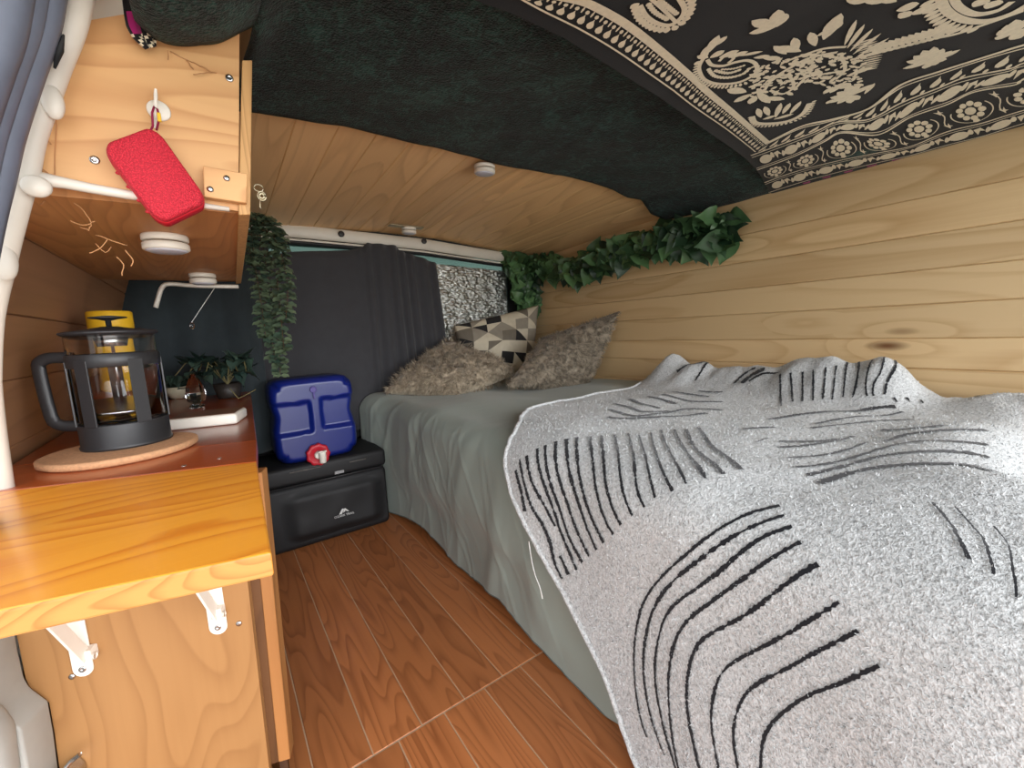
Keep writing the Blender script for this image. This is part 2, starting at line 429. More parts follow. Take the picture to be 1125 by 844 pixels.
# door pillar on the near left with its rubber seals
def pil(pts, y): return [ony(u, v, y) for u, v in pts]
mb = MB()
cen = [(92, -60), (84, -10), (76, 30), (62, 70), (50, 105), (36, 150), (27, 190), (16, 235), (5, 290), (-4, 350), (-6, 420), (-2, 480), (4, 545), (8, 600), (8, 680), (6, 760), (0, 900)]
wid = [19, 19, 18, 17, 17, 16, 17, 16, 14, 10, 9, 11, 14, 14, 16, 18, 20]
ys = [.72, .72, .72, .725, .73, .735, .74, .75, .77, .80, .83, .86, .88, .89, .90, .905, .91]
pp = [ony(u, v, y) for (u, v), y in zip(cen, ys)]
rr = []
for (u, v), w, y, p in zip(cen, wid, ys, pp):
    r = (ony(u+w, v, y)-p).length; rr.append((r, r*.75))
def densify(P, R, k=4):
    oP, oR = [], []
    n = len(P)
    for i in range(n-1):
        for j in range(k):
            t = j/k; p0, p1, p2, p3 = P[max(i-1, 0)], P[i], P[i+1], P[min(i+2, n-1)]
            oP.append(.5*((2*p1)+(p2-p0)*t+(2*p0-5*p1+4*p2-p3)*t*t+(3*p1-p0-3*p2+p3)*t**3))
            oR.append(tuple(lerp(a, b, t) for a, b in zip(R[i], R[i+1])) if isinstance(R[i], tuple) else lerp(R[i], R[i+1], t))
    return oP+[P[-1]], oR+[R[-1]]
dp, dr = densify(pp, rr)
mb.tube(dp, dr, 14, flat=(0, 1, 0))
mb.ball(ony(58, 112, .722), .010, 16, 12, (1., .7, 1.9))
mb.ball(ony(40, 205, .728), .011, 16, 12, (1.2, .7, 1.1))
mb.ball(ony(4, 285, .76), .013, 16, 12, (.9, .7, 1.9))
pillar = struct(mb.build('trim_2', WHITEMETAL))
mb = MB()
for dx, r, yy in ((-33, .016, .69), (-50, .014, .675), (-74, .018, .66)):
    q, _ = densify([ony(u+dx, v, yy) for u, v in cen], [1]*len(cen))
    mb.tube(q, r, 10)
lab(mb.build('rubber_seal', SEAL, pillar), 'blue-grey rubber door seals')
# dark slots in the pillar
mb = MB()
mb.tube([ony(u, v, .695) for u, v in ((70, 38), (65, 55), (60, 75))], [.001, .004, .0012], 8)
lab(mb.build('slot', DARKTRIM, pillar), 'dark torn slot')

# white cross bar under the overhead cabinet
mb = MB()
bar = [ony(u, v, .742) for u, v in ((40, 196), (70, 201), (100, 207), (140, 214), (200, 223), (252, 230))]
mb.tube(bar, [(.006, .009), (.006, .0065), (.006, .006), (.006, .0055), (.005, .0045), (.004, .003)], 10)
struct(mb.build('trim_3', WHITEMETAL))

# white roof rail behind the top of the overhead panel
mb = MB()
mb.hull_prism([ony(u, v, .775) for u, v in ((70, -70), (80, 34), (150, 34), (165, -70))], (0, .03, 0), bevel=.004, seg=2)
struct(mb.build('trim_5', WHITEMETAL))
# ------------------------------------------------------------------ kitchen on the left
ZC = .635
hR, hL = onz(282, 507, ZC), Vector((-.285, .869, ZC))
sR, sL = onz(282, 484, ZC), onz(219, 490.6, ZC)
fR, fL0 = onz(298, 607, ZC), onz(0, 671, ZC)
bR = Vector((.095, 1.873, ZC))
hd = (hL-hR).normalized(); pn = Vector((hd.y, -hd.x, 0)).normalized()
if pn.y > 0: pn = -pn                         # end panel faces the camera
sdir = (sL-sR).normalized(); sLL = sR + sdir*((-.30-sR.x)/sdir.x)
D = Vector((0, 0, -.02))
# worktop: red-brown boards
top = thing('worktop', 'glossy red-brown stained wooden worktop behind the orange shelf', 'worktop', (hR.x, 1.3, ZC-.02))
mb = MB(); mb.cur = (.3, .2, 1, .25)
mb.hull_prism([hR, sR-Vector((0, .0012, 0)), sLL-Vector((0, .0012, 0)), hL], D, .001, 1)
mb.build('front_board', REDWOOD, top)
mb = MB(); mb.cur = (2.3, 1.2, 1, 0)
mb.hull_prism([sR, bR, Vector((-.31, 1.9, ZC)), sLL], D, .001, 1)
mb.build('main_board', REDWOOD, top)
for u, v in ((241, 505), (202, 513)):
    p = onz(u, v-1, ZC); mb = MB()
    mb.lathe([(.0035, 0), (.0035, .0006), (.001, .0008)], 12, Matrix.Translation(p)); mb.build('screw', STEEL, top)

# cabinet under it
P0 = hR - Vector((0, 0, .02)) - pn*.0
def onpan(u, v, d=0): return hit(u, v, hR+pn*d, pn)
cab = thing('kitchen_cabinet', 'plywood kitchen cabinet with pale end panel under the orange fold-out shelf', 'cabinet', (hR.x-.1, 1.2, 0))
pTR, pBR = onpan(272, 640), onpan(295, 838)
zt = ZC-.022
pe = [(20, 705), (28, 745), (33, 756), (54, 772), (60, 805), (66, 850), (80, 960)]
pl = [onpan(u, v) for u, v in pe]
rt = pTR + (pTR-pBR)*((zt-pTR.z)/(pTR.z-pBR.z)); rt.z = zt
rb = pBR + (pBR-pTR)*((.02-pBR.z)/(pBR.z-pTR.z))
lt = Vector((pl[0].x-.005, 0, zt)); lt = hR + hd*((lt.x-hR.x)/hd.x); lt.z = zt
lb = pl[-1].copy()
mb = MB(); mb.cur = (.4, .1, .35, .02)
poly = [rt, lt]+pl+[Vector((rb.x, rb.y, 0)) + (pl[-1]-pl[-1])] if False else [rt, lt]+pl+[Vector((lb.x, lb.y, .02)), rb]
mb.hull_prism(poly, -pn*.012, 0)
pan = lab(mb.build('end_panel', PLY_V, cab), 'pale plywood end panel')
for u, v in ((262.6, 685.2), (79.2, 743.5)):
    p = onpan(u, v, .0005); mb = MB()
    mb.lathe([(.0042, 0), (.004, .0012), (.0012, .0016)], 14, place(p, basis((1, 0, 0), pn))); lab(mb.build('screw', STEEL, pan), 'silver washer-head screw')
# wheel-arch metal at lower left, in front of the panel
mb = MB()
mb.hull_prism([onpan(u, v, .002) for u, v in ((-190, 690), (17, 690), (21, 715), (28, 744), (34, 754), (54, 769), (60, 803), (66, 850), (83, 960), (96, 1060), (-190, 1060))], pn*.05, bevel=.004, seg=3, smooth=True)
mb.hull_prism([onpan(u, v, .045) for u, v in ((-120, 745), (-20, 750), (12, 772), (24, 790), (30, 840), (36, 900), (50, 1000), (-120, 1000))], pn*.035, bevel=.014, seg=4, smooth=True)
struct(mb.build('trim_4', GREYMETAL))
# two uprights on the aisle side: dark one, then the pale stud
def upright(u0, v0, u1, v1, ub0, ub1, d, mat, name, extra=.0):
    a, b = onpan(u0, v0, d), onpan(u1, v1, d); c, e = onpan(ub0[0], ub0[1], d), onpan(ub1[0], ub1[1], d)
    def up(p, q, z): t = (z-p.z)/(p.z-q.z); r = p+(p-q)*t; r.z = z; return r
    zb = min(c.z, e.z)-extra
    mbx = MB(); mbx.rnd(.02)
    mbx.hull_prism([up(a, c, zt), up(b, e, zt), up(b, e, zb), up(a, c, zb)], -pn*.03, .001, 1)
    return mbx.build(name, mat, cab)
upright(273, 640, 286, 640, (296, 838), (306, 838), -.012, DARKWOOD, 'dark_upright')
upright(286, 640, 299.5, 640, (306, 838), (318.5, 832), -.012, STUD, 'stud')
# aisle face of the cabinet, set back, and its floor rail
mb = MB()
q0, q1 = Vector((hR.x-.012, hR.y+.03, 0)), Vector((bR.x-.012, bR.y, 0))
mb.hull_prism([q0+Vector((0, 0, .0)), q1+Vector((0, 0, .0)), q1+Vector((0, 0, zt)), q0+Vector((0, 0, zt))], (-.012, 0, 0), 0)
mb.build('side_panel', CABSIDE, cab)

# fold-out shelf
fdir = (fR-fL0).normalized(); fL = fR - fdir*.27
sh = thing('fold_out_shelf', 'bright orange varnished pine fold-out shelf with a rounded front lip', 'shelf', ((fR.x+fL.x)/2, .62, ZC-.022))
hRs, hLs = hR+pn*.0008, hL+pn*.0008
mb = MB(); mb.cur = (1.9, .4, .2, 0)
mb.hull_prism([hRs, hLs, fL, fR], (0, 0, -.0225), .0022, 2)
b = mb.build('shelf_board', [ORANGE, ORANGE_END], sh)
for p in b.data.polygons:
    if p.normal.y < -.75 and abs(p.normal.z) < .5: p.material_index = 1
# folding steel brackets
def bracket(pl_px, strut_px, w):
    A, B = onpan(*pl_px[0], .0), onpan(*pl_px[1], .0)      # top and bottom centre of the plate
    up = (A-B); up = Vector((0, 0, 1)); L = A.z-B.z
    mbx = MB(); X = hd*-1
    pts = []
    for k in range(9):
        a = math.pi*(1+k/8); pts.append(B+up*w + X*math.cos(a)*w + up*math.sin(a)*w)
    pts = [B+up*L - X*w]+pts+[B+up*L + X*w]
    mbx.hull_prism(pts, pn*.003, .0008, 1)
    br = mbx.build('bracket', WHITEPL, sh)
    lab(br, 'white steel folding bracket')
    m2 = MB()
    s0 = onpan(*strut_px[0], .012); s1 = s0 + pn*.115 + Vector((0, 0, zt-.006-s0.z)) + X*-.004
    dirv = (s1-s0).normalized(); R = basis(dirv, X)
    m2.box((s0+s1)/2, ((s1-s0).length, .020, .0035), R, .001, 1)
    m2.box(s0+pn*-.004+up*.004, (.018, .016, .012), basis(pn, X), .002, 2)
    m2.tube([s0-X*.009, s0+X*.009], .0045, 12)
    m2.box((s1+hit(strut_px[0][0], strut_px[0][1], hR+pn*.02, pn))/2*0 + Vector((s1.x, s1.y, zt-.0022)) - pn*.03, (.09, .02, .003), basis(pn, Vector((0, 0, 1))), .001, 1)
    m2.build('strut', WHITEPL, br)
    m3 = MB(); sc = B+up*w*1.0+pn*.003
    m3.lathe([(.0048, 0), (.0045, .0012), (.0015, .0012), (.001, .0004)], 14, place(sc, basis((1, 0, 0), pn)))
    m3.build('screw', STEEL, br)
bracket(((96, 680), (94, 742)), ((97, 722),), .0125)
bracket(((238, 640), (241.5, 696)), ((240, 676),), .0125)

# little chromed door latch at the bottom edge
mb = MB()
mb.hull_prism([onpan(u, v, .0) for u, v in ((60, 860), (86, 828), (95, 836), (100, 860))], pn*.03, .003, 2)
mb.tube([onpan(u, v, .03) for u, v in ((62, 856), (78, 837), (88, 829))], .003, 8)
mb.hull_prism([onpan(u, v, .0) for u, v in ((50, 858), (100, 858), (104, 920), (50, 920))], pn*.024, .004, 2)
tag(mb.build('door_latch', STEEL, loc=onpan(75, 900, 0)), 'chromed door latch at the foot of the wheel-arch metal', 'latch')

# ------------------------------------------------------------------ overhead cabinet
YP = .757
oc = thing('overhead_cabinet', 'plywood overhead cabinet carrying the red speaker, above the coffee press', 'cabinet', (0, 1.15, 1.0))
mb = MB(); mb.cur = (1.2, .3, .7, 0)
mb.hull_prism([ony(u, v, YP) for u, v in ((263, 30), (262, 232), (160, 215), (45, 198), (52, 150), (66, 100), (88, 24), (170, 10))], (0, .012, 0), 0)
op = lab(mb.build('end_panel', PLY, oc), 'plywood end panel')
for u, v in ((104, 176), (252, 86)):
    mb = MB(); mb.lathe([(.0052, 0), (.005, .0012), (.002, .0015), (.0015, .0008)], 14, place(ony(u, v, YP-.0004), basis((1, 0, 0), (0, -1, 0)))); lab(mb.build('screw', STEEL, op), 'silver screw with washer head')
# door: its raw plywood edge faces the camera
dyaw = Vector((.028, .86, 0)).normalized()
d0, d1 = ony(266, 66, YP-.004), ony(277, 66, YP-.004)
e0, e1 = ony(262, 236, YP-.004), ony(275, 236, YP-.004)
mb = MB(); Ld = .87
for z0, z1, lo, hi in ((0, 0, 0, 0),):
    a, b, c, e = d0, d1, e1, e0
    mb.hull_prism([a, b, c, e], dyaw*Ld, .0008, 1)
lab(mb.build('door', EDGE, oc), 'plywood door seen on its edge')
zb = ony(262, 232, YP).z
mb = MB(); mb.cur = (3, 1, 2, -.05)
mb.hull_prism([Vector((-.235, YP+.014, zb)), Vector((-.235, 1.62, zb)), Vector((.085, 1.62, zb)), Vector((.055, YP+.014, zb))], (0, 0, .012), 0)
mb.build('bottom_panel', PLY_UNDER, oc)
mb = MB(); mb.box((-.08, 1.61, 1.12), (.31, .012, .2)); mb.build('far_panel', PLY_UNDER, oc)
# stop block screwed to the corner
mb = MB(); mb.cur = (5, 5, 5, .03)
mb.hull_prism([ony(u, v, YP-.016) for u, v in ((223, 182), (272, 191), (271, 223), (224, 216))], (0, .0155, 0), .001, 1)
blk = mb.build('stop_block', PLY, oc)
for u, v in ((249, 196), (231, 208)):
    mb = MB(); mb.lathe([(.0042, 0), (.004, .0012), (.0015, .002)], 12, place(ony(u, v, YP-.0162), basis((1, 0, 0), (0, -1, 0)))); mb.build('screw', STEEL, blk)

# clip and key hanging on the door edge
c0 = ony(279, 210, YP+.0)+Vector((.006, .0, 0))
def ring_pts(c, rx, rz, n=16, ax=(1, 0, 0), az=(0, 0, 1)):
    return [Vector(c)+Vector(ax)*rx*math.cos(k*2*math.pi/n)+Vector(az)*rz*math.sin(k*2*math.pi/n) for k in range(n+1)]
kc = thing('split_ring_clip', 'small metal clip and split ring hanging at the door edge by the wooden stop block', 'clip', c0)
mb = MB(); mb.tube(ring_pts(c0+Vector((0, -.004, .004)), .006, .005), .0009, 6); mb.build('hook_eye', BRASSY, kc)
mb = MB(); mb.tube(ring_pts(c0+Vector((.003, -.004, -.007)), .0055, .0065), .0012, 6); mb.tube(ring_pts(c0+Vector((.003, -.004, -.007)), .003, .0035), .002, 6); mb.build('ring', BRASSY, kc)
mb = MB(); mb.tube([c0+Vector((0, -.004, -.012)), c0+Vector((-.001, -.004, -.024)), c0+Vector((.001, -.004, -.026))], [.0012, .001, .0006], 6); mb.build('tail', BRASSY, kc)

# hook and speaker
hk = thing('adhesive_hook', 'white round stick-on hook holding the speaker loop', 'hook', ony(174, 122, YP))
mb = MB(); Rf = basis((1, 0, 0), (0, -1, 0))
mb.lathe([(.0128, .0003), (.0128, .0016), (.0115, .003), (.004, .0035)], 28, place(ony(174.5, 122, YP), Rf)); mb.build('pad', WHITEPL, hk)
mb = MB(); mb.tube([ony(171, 140, YP-.004), ony(170.5, 134, YP-.012), ony(171, 118, YP-.016), ony(171, 104, YP-.013), ony(171, 98, YP-.012)], [.0018, .002, .002, .0022, .0015], 10)
mb.tube([ony(174, 126, YP-.003), ony(171, 132, YP-.012)], .002, 8); mb.build('prong', WHITEPL, hk)

SY = YP-.03
cS = ony(168, 196, SY); lx = (ony(204, 238, SY)-ony(140, 156, SY)).normalized(); wx = Vector((-lx.z, 0, lx.x))
if wx.x < 0: wx = -wx
spk = thing('portable_speaker', 'red fabric portable speaker hanging tilted from the white hook', 'speaker', cS)
def rrect(hl, hw, rad, n=6):
    pts = []
    for cx_, cy_, a0 in ((hl-rad, hw-rad, 0), (-hl+rad, hw-rad, 90), (-hl+rad, -hw+rad, 180), (hl-rad, -hw+rad, 270)):
        for k in range(n+1):
            a = math.radians(a0+90*k/n); pts.append((cx_+rad*math.cos(a), cy_+rad*math.sin(a)))
    return pts
P4 = [ony(u, v, SY) for u, v in ((109, 163), (172, 141), (229, 224), (178, 250))]
ctr = sum(P4, Vector())/4
ex = ((P4[2]+P4[3])-(P4[0]+P4[1]))/4; ey = ((P4[1]+P4[2])-(P4[0]+P4[3]))/4
def spoint(a, b, y): return ctr+ex*a+ey*b+Vector((0, y, 0))
def rounded(mbx, layers, n=7, rad=.38):
    rings = []
    for sc_, y in layers:
        pts = rrect(sc_, sc_*1.0, rad*sc_, n); rings.append([mbx.vert(spoint(a, b_, y)) for a, b_ in pts])
    for A, B in zip(rings, rings[1:]):
        m = len(A)
        for k in range(m): mbx.face((A[k], A[(k+1) % m], B[(k+1) % m], B[k]))
    mbx.face(rings[0][::-1]); mbx.face(rings[-1])
mb = MB(); rounded(mb, [(.9, -.0145), (.965, -.0125), (.985, -.008), (.985, .008), (.93, .012)]); mb.build('grille', REDMESH, spk, recalc=True)
mb = MB(); rounded(mb, [(.985, -.0045), (1.015, -.002), (1.015, .016), (.96, .022), (.8, .024)]); bd = mb.build('shell', RED, spk, recalc=True)
for t in (-.45, -.1, .25, .55):
    mb = MB(); mb.ball(spoint(t, -1.01, .006), .0028, 10, 6, (1.2, .8, .8)); mb.build('button', RED, spk)
mb = MB()
l0 = spoint(-.98, .75, .004)
mb.tube([l0, ony(168, 138, SY+.006), ony(167, 124, SY+.012), ony(169.5, 117, YP-.018), ony(173, 120, YP-.018), ony(175, 130, SY+.008), ony(172, 143, SY+.004)], .0013, 8)
lab(mb.build('loop', plain('maroon_cord', srgb(140, 26, 62), .7), spk), 'maroon hanging loop')
mb = MB(); mb.box(ony(175, 129, SY+.004), (.004, .004, .011), None, .001, 2); lab(mb.build('tab', YELLOW, spk), 'yellow rubber tab')

# puck lights
def puck(loc, nrm, label, r=.034, bracket_px=None):
    t = thing('puck_light', label, 'light', loc, 'white puck lights')
    R = place(loc, basis((1, 0, 0), nrm))
    m = MB(); m.lathe([(r*.96, 0), (r, .002), (r, .009), (r*.93, .011)], 36, R); m.build('mount_ring', WHITEPL, t)
    m = MB(); m.lathe([(r*.8, .0105), (r*.8, .014)], 36, R, cap=False); lab(m.build('groove', plain('shadow_gap', srgb(120, 100, 80), .6), t), 'brownish groove between the rings')
    m = MB(); m.lathe([(r*.95, .0135), (r, .0155), (r, .024), (r*.93, .026)], 36, R); m.build('body_ring', WHITEPL, t)
    m = MB(); m.lathe([(r*.92, .0255), (r*.75, .0285), (r*.3, .030), (.001, .0302)], 36, R); m.build('lens', LENS, t)
    return t
def on_ceiling(u, v):
    return onsurf(u, v, lambda x, y: arch(x)+ceil_dz(y), 1.3)
pc = on_ceiling(532, 178)+Vector((0, 0, -.010)); puck(pc, (0, .06, -1), 'white puck light on the board ceiling by the green fleece edge')
pc2 = on_ceiling(446, 246)+Vector((0, 0, -.009))
mb = MB(); mb.box(pc2+Vector((0, 0, -.004)), (.16, .035, .006), None, .001, 1)
tag(mb.build('mounting_plate', BRASSY, loc=pc2), 'thin grey metal strip on the board ceiling near the rear window', 'plate')
puck(pc2+Vector((.012, 0, -.0075)), (0, .06, -1), 'white puck light on a metal strip near the rear window', .033)
puck(onz(181, 259, zb), (0, 0, -1), 'larger white puck light under the overhead cabinet, nearer the red speaker', .0335)
puck(onz(222, 301, zb), (0, 0, -1), 'white puck light under the far end of the overhead cabinet', .031)

# ------------------------------------------------------------------ on the worktop
zc = ZC+.0003
bc = Vector((-.151, 1.0, zc))
mb = MB(); mb.lathe([(.102, 0), (.107, .003), (.107, .011), (.103, .0125)], 56, Matrix.Translation(bc))
tag(mb.build('trivet', CORK, loc=bc), 'round cork trivet under the coffee press', 'trivet')
zt_ = zc+.0127
fc = Vector((-.147, 1.03, zt_))
fp = thing('french_press', 'black framed glass coffee press standing on the cork trivet', 'coffee press', fc)
T = Matrix.Translation(fc)
r = .0605
mb = MB(); mb.lathe([(r+.003, 0), (r+.004, .004), (r+.002, .006), (r+.002, .042), (r+.0008, .044)], 44, T); mb.build('base', BLACKPL, fp)
mb = MB(); mb.lathe([(r+.001, .142), (r+.003, .144), (r+.003, .163), (r+.001, .165)], 44, T, cap=False)
for a in (-58, -125, 12, 100, 190):
    aa = math.radians(a); c = fc+Vector((math.cos(aa)*(r+.0018), math.sin(aa)*(r+.0018), .098))
    mb.box(c, (.003, .021, .112), Matrix.Rotation(aa, 3, 'Z'), .0005, 1)
mb.build('frame', BLACKPL, fp)
mb = MB()
mb.lathe([(.001, .046), (r-.004, .046), (r, .05), (r, .196), (r+.002, .2), (r-.001, .2), (r-.0022, .196), (r-.0022, .052), (.001, .049)], 44, T, cap=False)
mb.build('carafe', GLASS, fp)
mb = MB(); mb.lathe([(r-.004, .194), (r+.004, .1985), (r+.006, .2005), (r+.004, .203), (.03, .208), (.012, .2115), (.001, .212)], 44, T); mb.build('lid', BLACKPL, fp)
mb = MB(); mb.lathe([(.004, .211), (.004, .222), (.014, .2245), (.026, .2265), (.026, .2285), (.008, .2305), (.001, .231)], 32, T); mb.build('plunger_knob', BLACKPL, fp)
mb = MB(); mb.lathe([(.0024, .06), (.0024, .205)], 10, T); mb.lathe([(r-.005, .06), (r-.005, .064), (r-.005, .064), (.003, .066)], 32, T); lab(mb.build('plunger', STEEL, fp), 'steel plunger rod and filter')
mb = MB(); mb.lathe([(.02, .178), (.024, .195)], 24, T); lab(mb.build('splash_disc', STEEL, fp), 'steel disc under the lid')
ha = Vector((-.78, -.42, 0)).normalized()
ha = Vector((-.9, .3, 0)).normalized()
hp_ = [fc+ha*d+Vector((0, 0, z)) for d, z in ((r, .160), (r+.028, .162), (r+.044, .156), (r+.048, .14), (r+.044, .06), (r+.034, .044), (r+.018, .040), (r, .040))]
mb = MB(); hq, _ = densify(hp_, [1]*len(hp_), 3); mb.tube(hq, (.0055, .010), 10, flat=(0, 0, 1)); mb.build('handle', BLACKPL, fp)

yc = Vector((-.19, 1.36, zc))
ytop = ony(148, 342, 1.36).z
can = thing('yellow_canister', 'yellow lidded canister standing behind the coffee press', 'canister', yc)
T = Matrix.Translation(yc); hh = ytop-zc
mb = MB(); mb.lathe([(.036, 0), (.039, .004), (.039, hh-.045), (.037, hh-.042)], 36, T); mb.build('body', YELLOW, can)
mb = MB(); mb.lathe([(.039, hh-.041), (.041, hh-.038), (.041, hh-.003), (.038, hh)], 36, T); mb.build('lid', YELLOW, can)

# slim white box
q = [onz(u, v, zc) for u, v in ((186, 474), (261, 466), (258, 456))]
a, b_ = q[0], q[1]
xb = (a-b_).normalized(); yb = Vector((-xb.y, xb.x, 0)); yb = yb if yb.y > 0 else -yb
wb = thing('slim_white_box', 'slim white box lying on the worktop right of the coffee press', 'box', b_+xb*.07)
mb = MB(); Rb = Matrix((-xb, yb, Vector((0, 0, 1)))).transposed()
mb.box(b_+xb*.068+yb*.05+Vector((0, 0, .0125)), (.136, .1, .0245), Rb, .006, 3, True); mb.build('body', WHITEPL, wb)
mb = MB(); mb.box(b_+xb*.068+yb*.05+Vector((0, 0, .0256)), (.126, .09, .001), Rb, .0003, 1); lab(mb.build('top_sheet', plain('brown_card', srgb(120, 86, 66), .35), wb), 'brownish shiny top')

def leaf(mb, base, d, up, L, w, kind='heart', droop=.25, tone=.25):
    """one leaf, folded along its midrib"""
    d = Vector(d).normalized(); up = Vector(up); up = (up-up.dot(d)*d)
    up = up.normalized() if up.length > 1e-4 else Vector((0, 0, 1)); s = d.cross(up).normalized()
    mb.cur = (0, 0, 0, random.uniform(-tone, tone))
    prof = {'heart': [(0, 0), (-.10, .34), (-.08, .66), (.06, .93), (.22, 1.), (.4, .9), (.56, .68), (.7, .45), (.85, .2), (1, 0)],
            'oval': [(0, 0), (.1, .5), (.3, .92), (.55, 1.), (.8, .7), (.94, .3), (1, 0)]}[kind]
    mid, lf, rt_ = [], [], []
    for t, ww in prof:
        p = Vector(base)+d*(L*t)-up*(droop*L*t*t)
        m = p if t >= 0 else Vector(base)
        mid.append(mb.vert(m)); k = ww*w*.5; wv = .35+.25*math.sin(t*9)
        lf.append(mb.vert(p+s*k+up*(k*wv))); rt_.append(mb.vert(p-s*k+up*(k*wv)))
    for i in range(len(prof)-1):
        mb.face((mid[i], mid[i+1], lf[i+1], lf[i])); mb.face((mid[i+1], mid[i], rt_[i], rt_[i+1]))

def rv(a=1): return Vector((random.uniform(-a, a), random.uniform(-a, a), random.uniform(-a, a)))

# shell bowl with small leaves
bp = onz(196, 438, zc)
sb = thing('ribbed_bowl', 'small cream ribbed bowl behind the coffee press', 'bowl', bp)
mb = MB(); n = 32; prof = [(.012, 0), (.02, .003), (.034, .022), (.043, .043), (.041, .043), (.031, .022), (.016, .006), (.001, .005)]
rings = [[mb.vert(bp+Vector((r_*(1+.05*math.cos(k*math.pi))*math.cos(k*2*math.pi/n), r_*(1+.05*math.cos(k*math.pi))*math.sin(k*2*math.pi/n), z))) for k in range(n)] for r_, z in prof]
for A, B in zip(rings, rings[1:]):
    for k in range(n): mb.face((A[k], A[(k+1) % n], B[(k+1) % n], B[k]))
mb.face(rings[0][::-1]); mb.build('bowl', CREAM, sb)
sp_ = thing('succulent_plant', 'dark leafy succulent growing in the cream ribbed bowl', 'plant', bp+Vector((0, 0, .006)))
mb = MB()
for k in range(26):
    a = random.uniform(0, 6.28); e = random.uniform(.3, 1.2)
    leaf(mb, bp+Vector((0, 0, .02)), (math.cos(a)*math.cos(e), math.sin(a)*math.cos(e), math.sin(e)), (0, 0, 1), random.uniform(.05, .085), .03, 'oval', .15)
mb.build('leaves', DARKLEAF, sp_)
mb = MB(); mb.tube([bp+Vector((0, 0, .006)), bp+Vector((0, 0, .03))], .006, 8); mb.build('stem', STEM, sp_)

# glass pine-cone ornament
gp = onz(217, 448, zc)
go = thing('glass_ornament', 'faceted clear glass ornament on the worktop behind the slim white box', 'ornament', gp)
mb = MB(); prof = [(.018, 0), (.019, .006), (.009, .012)]; mb.lathe(prof, 16, Matrix.Translation(gp)); mb.build('foot', GLASS, go)
mb = MB(); mb.smooth = False
mb.lathe([(.008, .011), (.022, .022), (.026, .04), (.022, .062), (.014, .082), (.006, .098), (.001, .102)], 9, Matrix.Translation(gp)); mb.build('bulb', GLASS, go)

# leafy trailing plant at the end of the worktop
pp0 = onz(252, 437, zc)
tp = thing('trailing_plant', 'dark trailing houseplant at the far end of the worktop', 'plant', pp0)
mb = MB(); mb.lathe([(.03, 0), (.034, .004), (.042, .05), (.038, .05), (.034, .04), (.001, .04)], 28, Matrix.Translation(pp0)); mb.build('pot', plain('dark_pot', srgb(44, 38, 34), .5), tp)
mb = MB(); ms = MB()
for k in range(9):
    a = k*.7+random.uniform(-.2, .2); L = random.uniform(.10, .17)
    pts = [pp0+Vector((0, 0, .045))+Vector((math.cos(a)*L*t, math.sin(a)*L*t*.8, .11*math.sin(t*2.2)-.05*t*t)) for t in (0, .25, .5, .75, 1)]
    for p in pts: p.x = min(p.x, .075+.02*random.random())
    ms.tube(pts, .0018, 5)
    for p in pts[1:]:
        for _ in range(3): leaf(mb, p, rv()+Vector((0, 0, .2)), (0, 0, 1), random.uniform(.035, .055), .034, 'heart', .3)
mb.build('leaves', DARKLEAF, tp)
v0 = onz(255, 440, zc)
ms.tube([pp0+Vector((0, 0, .04)), onz(262, 438, zc+.012), ony(272, 433, 1.72), ony(281, 428, 1.72)], .0018, 6)
ms.build('vines', plain('pale_vine', srgb(120, 110, 70), .7), tp)

# rear-left: bent white tube standing in for a window frame edge, thread and pendant
cd = [ony(u, v, 1.58) for u, v in ((171, 338), (174, 327), (178, 316), (186, 312), (215, 314), (262, 315))]
mb = MB(); cq, _ = densify(cd, [1]*len(cd), 3); mb.tube(cq, .006, 8)
tag(mb.build('frame_edging', WHITEPL, loc=cd[-1]), 'bent white conduit under the far end of the overhead cabinet', 'edging')
pd = ony(211, 358, 1.6)
pt = thing('hanging_pendant', 'tiny glass pendant on a thread hanging before the dark left curtain', 'pendant', pd)
mb = MB(); mb.tube([ony(236, 316, 1.58), pd+Vector((0, 0, .01))], .0009, 5); mb.build('thread', THREAD, pt)
mb = MB(); mb.ball(pd, .007, 8, 6, (1, 1, 1.6)); mb.build('bead', GLASS, pt)

# dry fibres
def fibres(label, strands, y0, grp=None, r=.0007):
    m = MB(); pts0 = None
    for st in strands:
        k = [ony(u, v, y0+random.uniform(-.004, .004)) for u, v in st]
        q, _ = densify(k, [1]*len(k), 3)
        m.tube([p+rv(.0007) for p in q], r, 5)
    o = m.build('dry_fibres', JUTE, loc=ony(*strands[0][0], y0)); return tag(o, label, 'plant fibres')
fibres('dry brown fibres stuck on the overhead panel above the hook', [[(186, 56), (205, 66), (220, 72), (234, 80)], [(205, 66), (212, 76)], [(212, 82), (225, 80), (238, 80)], [(184, 55), (185, 66)]], YP-.004)
fibres('tangle of dry brown fibres hanging below the white cross bar', [[(45, 225), (60, 214), (78, 220), (92, 232), (100, 245), (98, 252)], [(78, 243), (95, 248), (104, 243)], [(106, 258), (125, 265), (140, 270)], [(98, 278), (110, 273), (118, 262)], [(105, 268), (116, 278), (122, 272)], [(128, 282), (135, 290), (134, 303)], [(88, 250), (98, 253)], [(138, 275), (146, 286), (143, 292)]], .80)
fibres('single dry fibre running down the panel beside the door pillar', [[(62, 130), (60, 160), (60, 195), (63, 205)], [(47, 150), (56, 158)], [(60, 198), (52, 190), (40, 182)]], YP-.004)

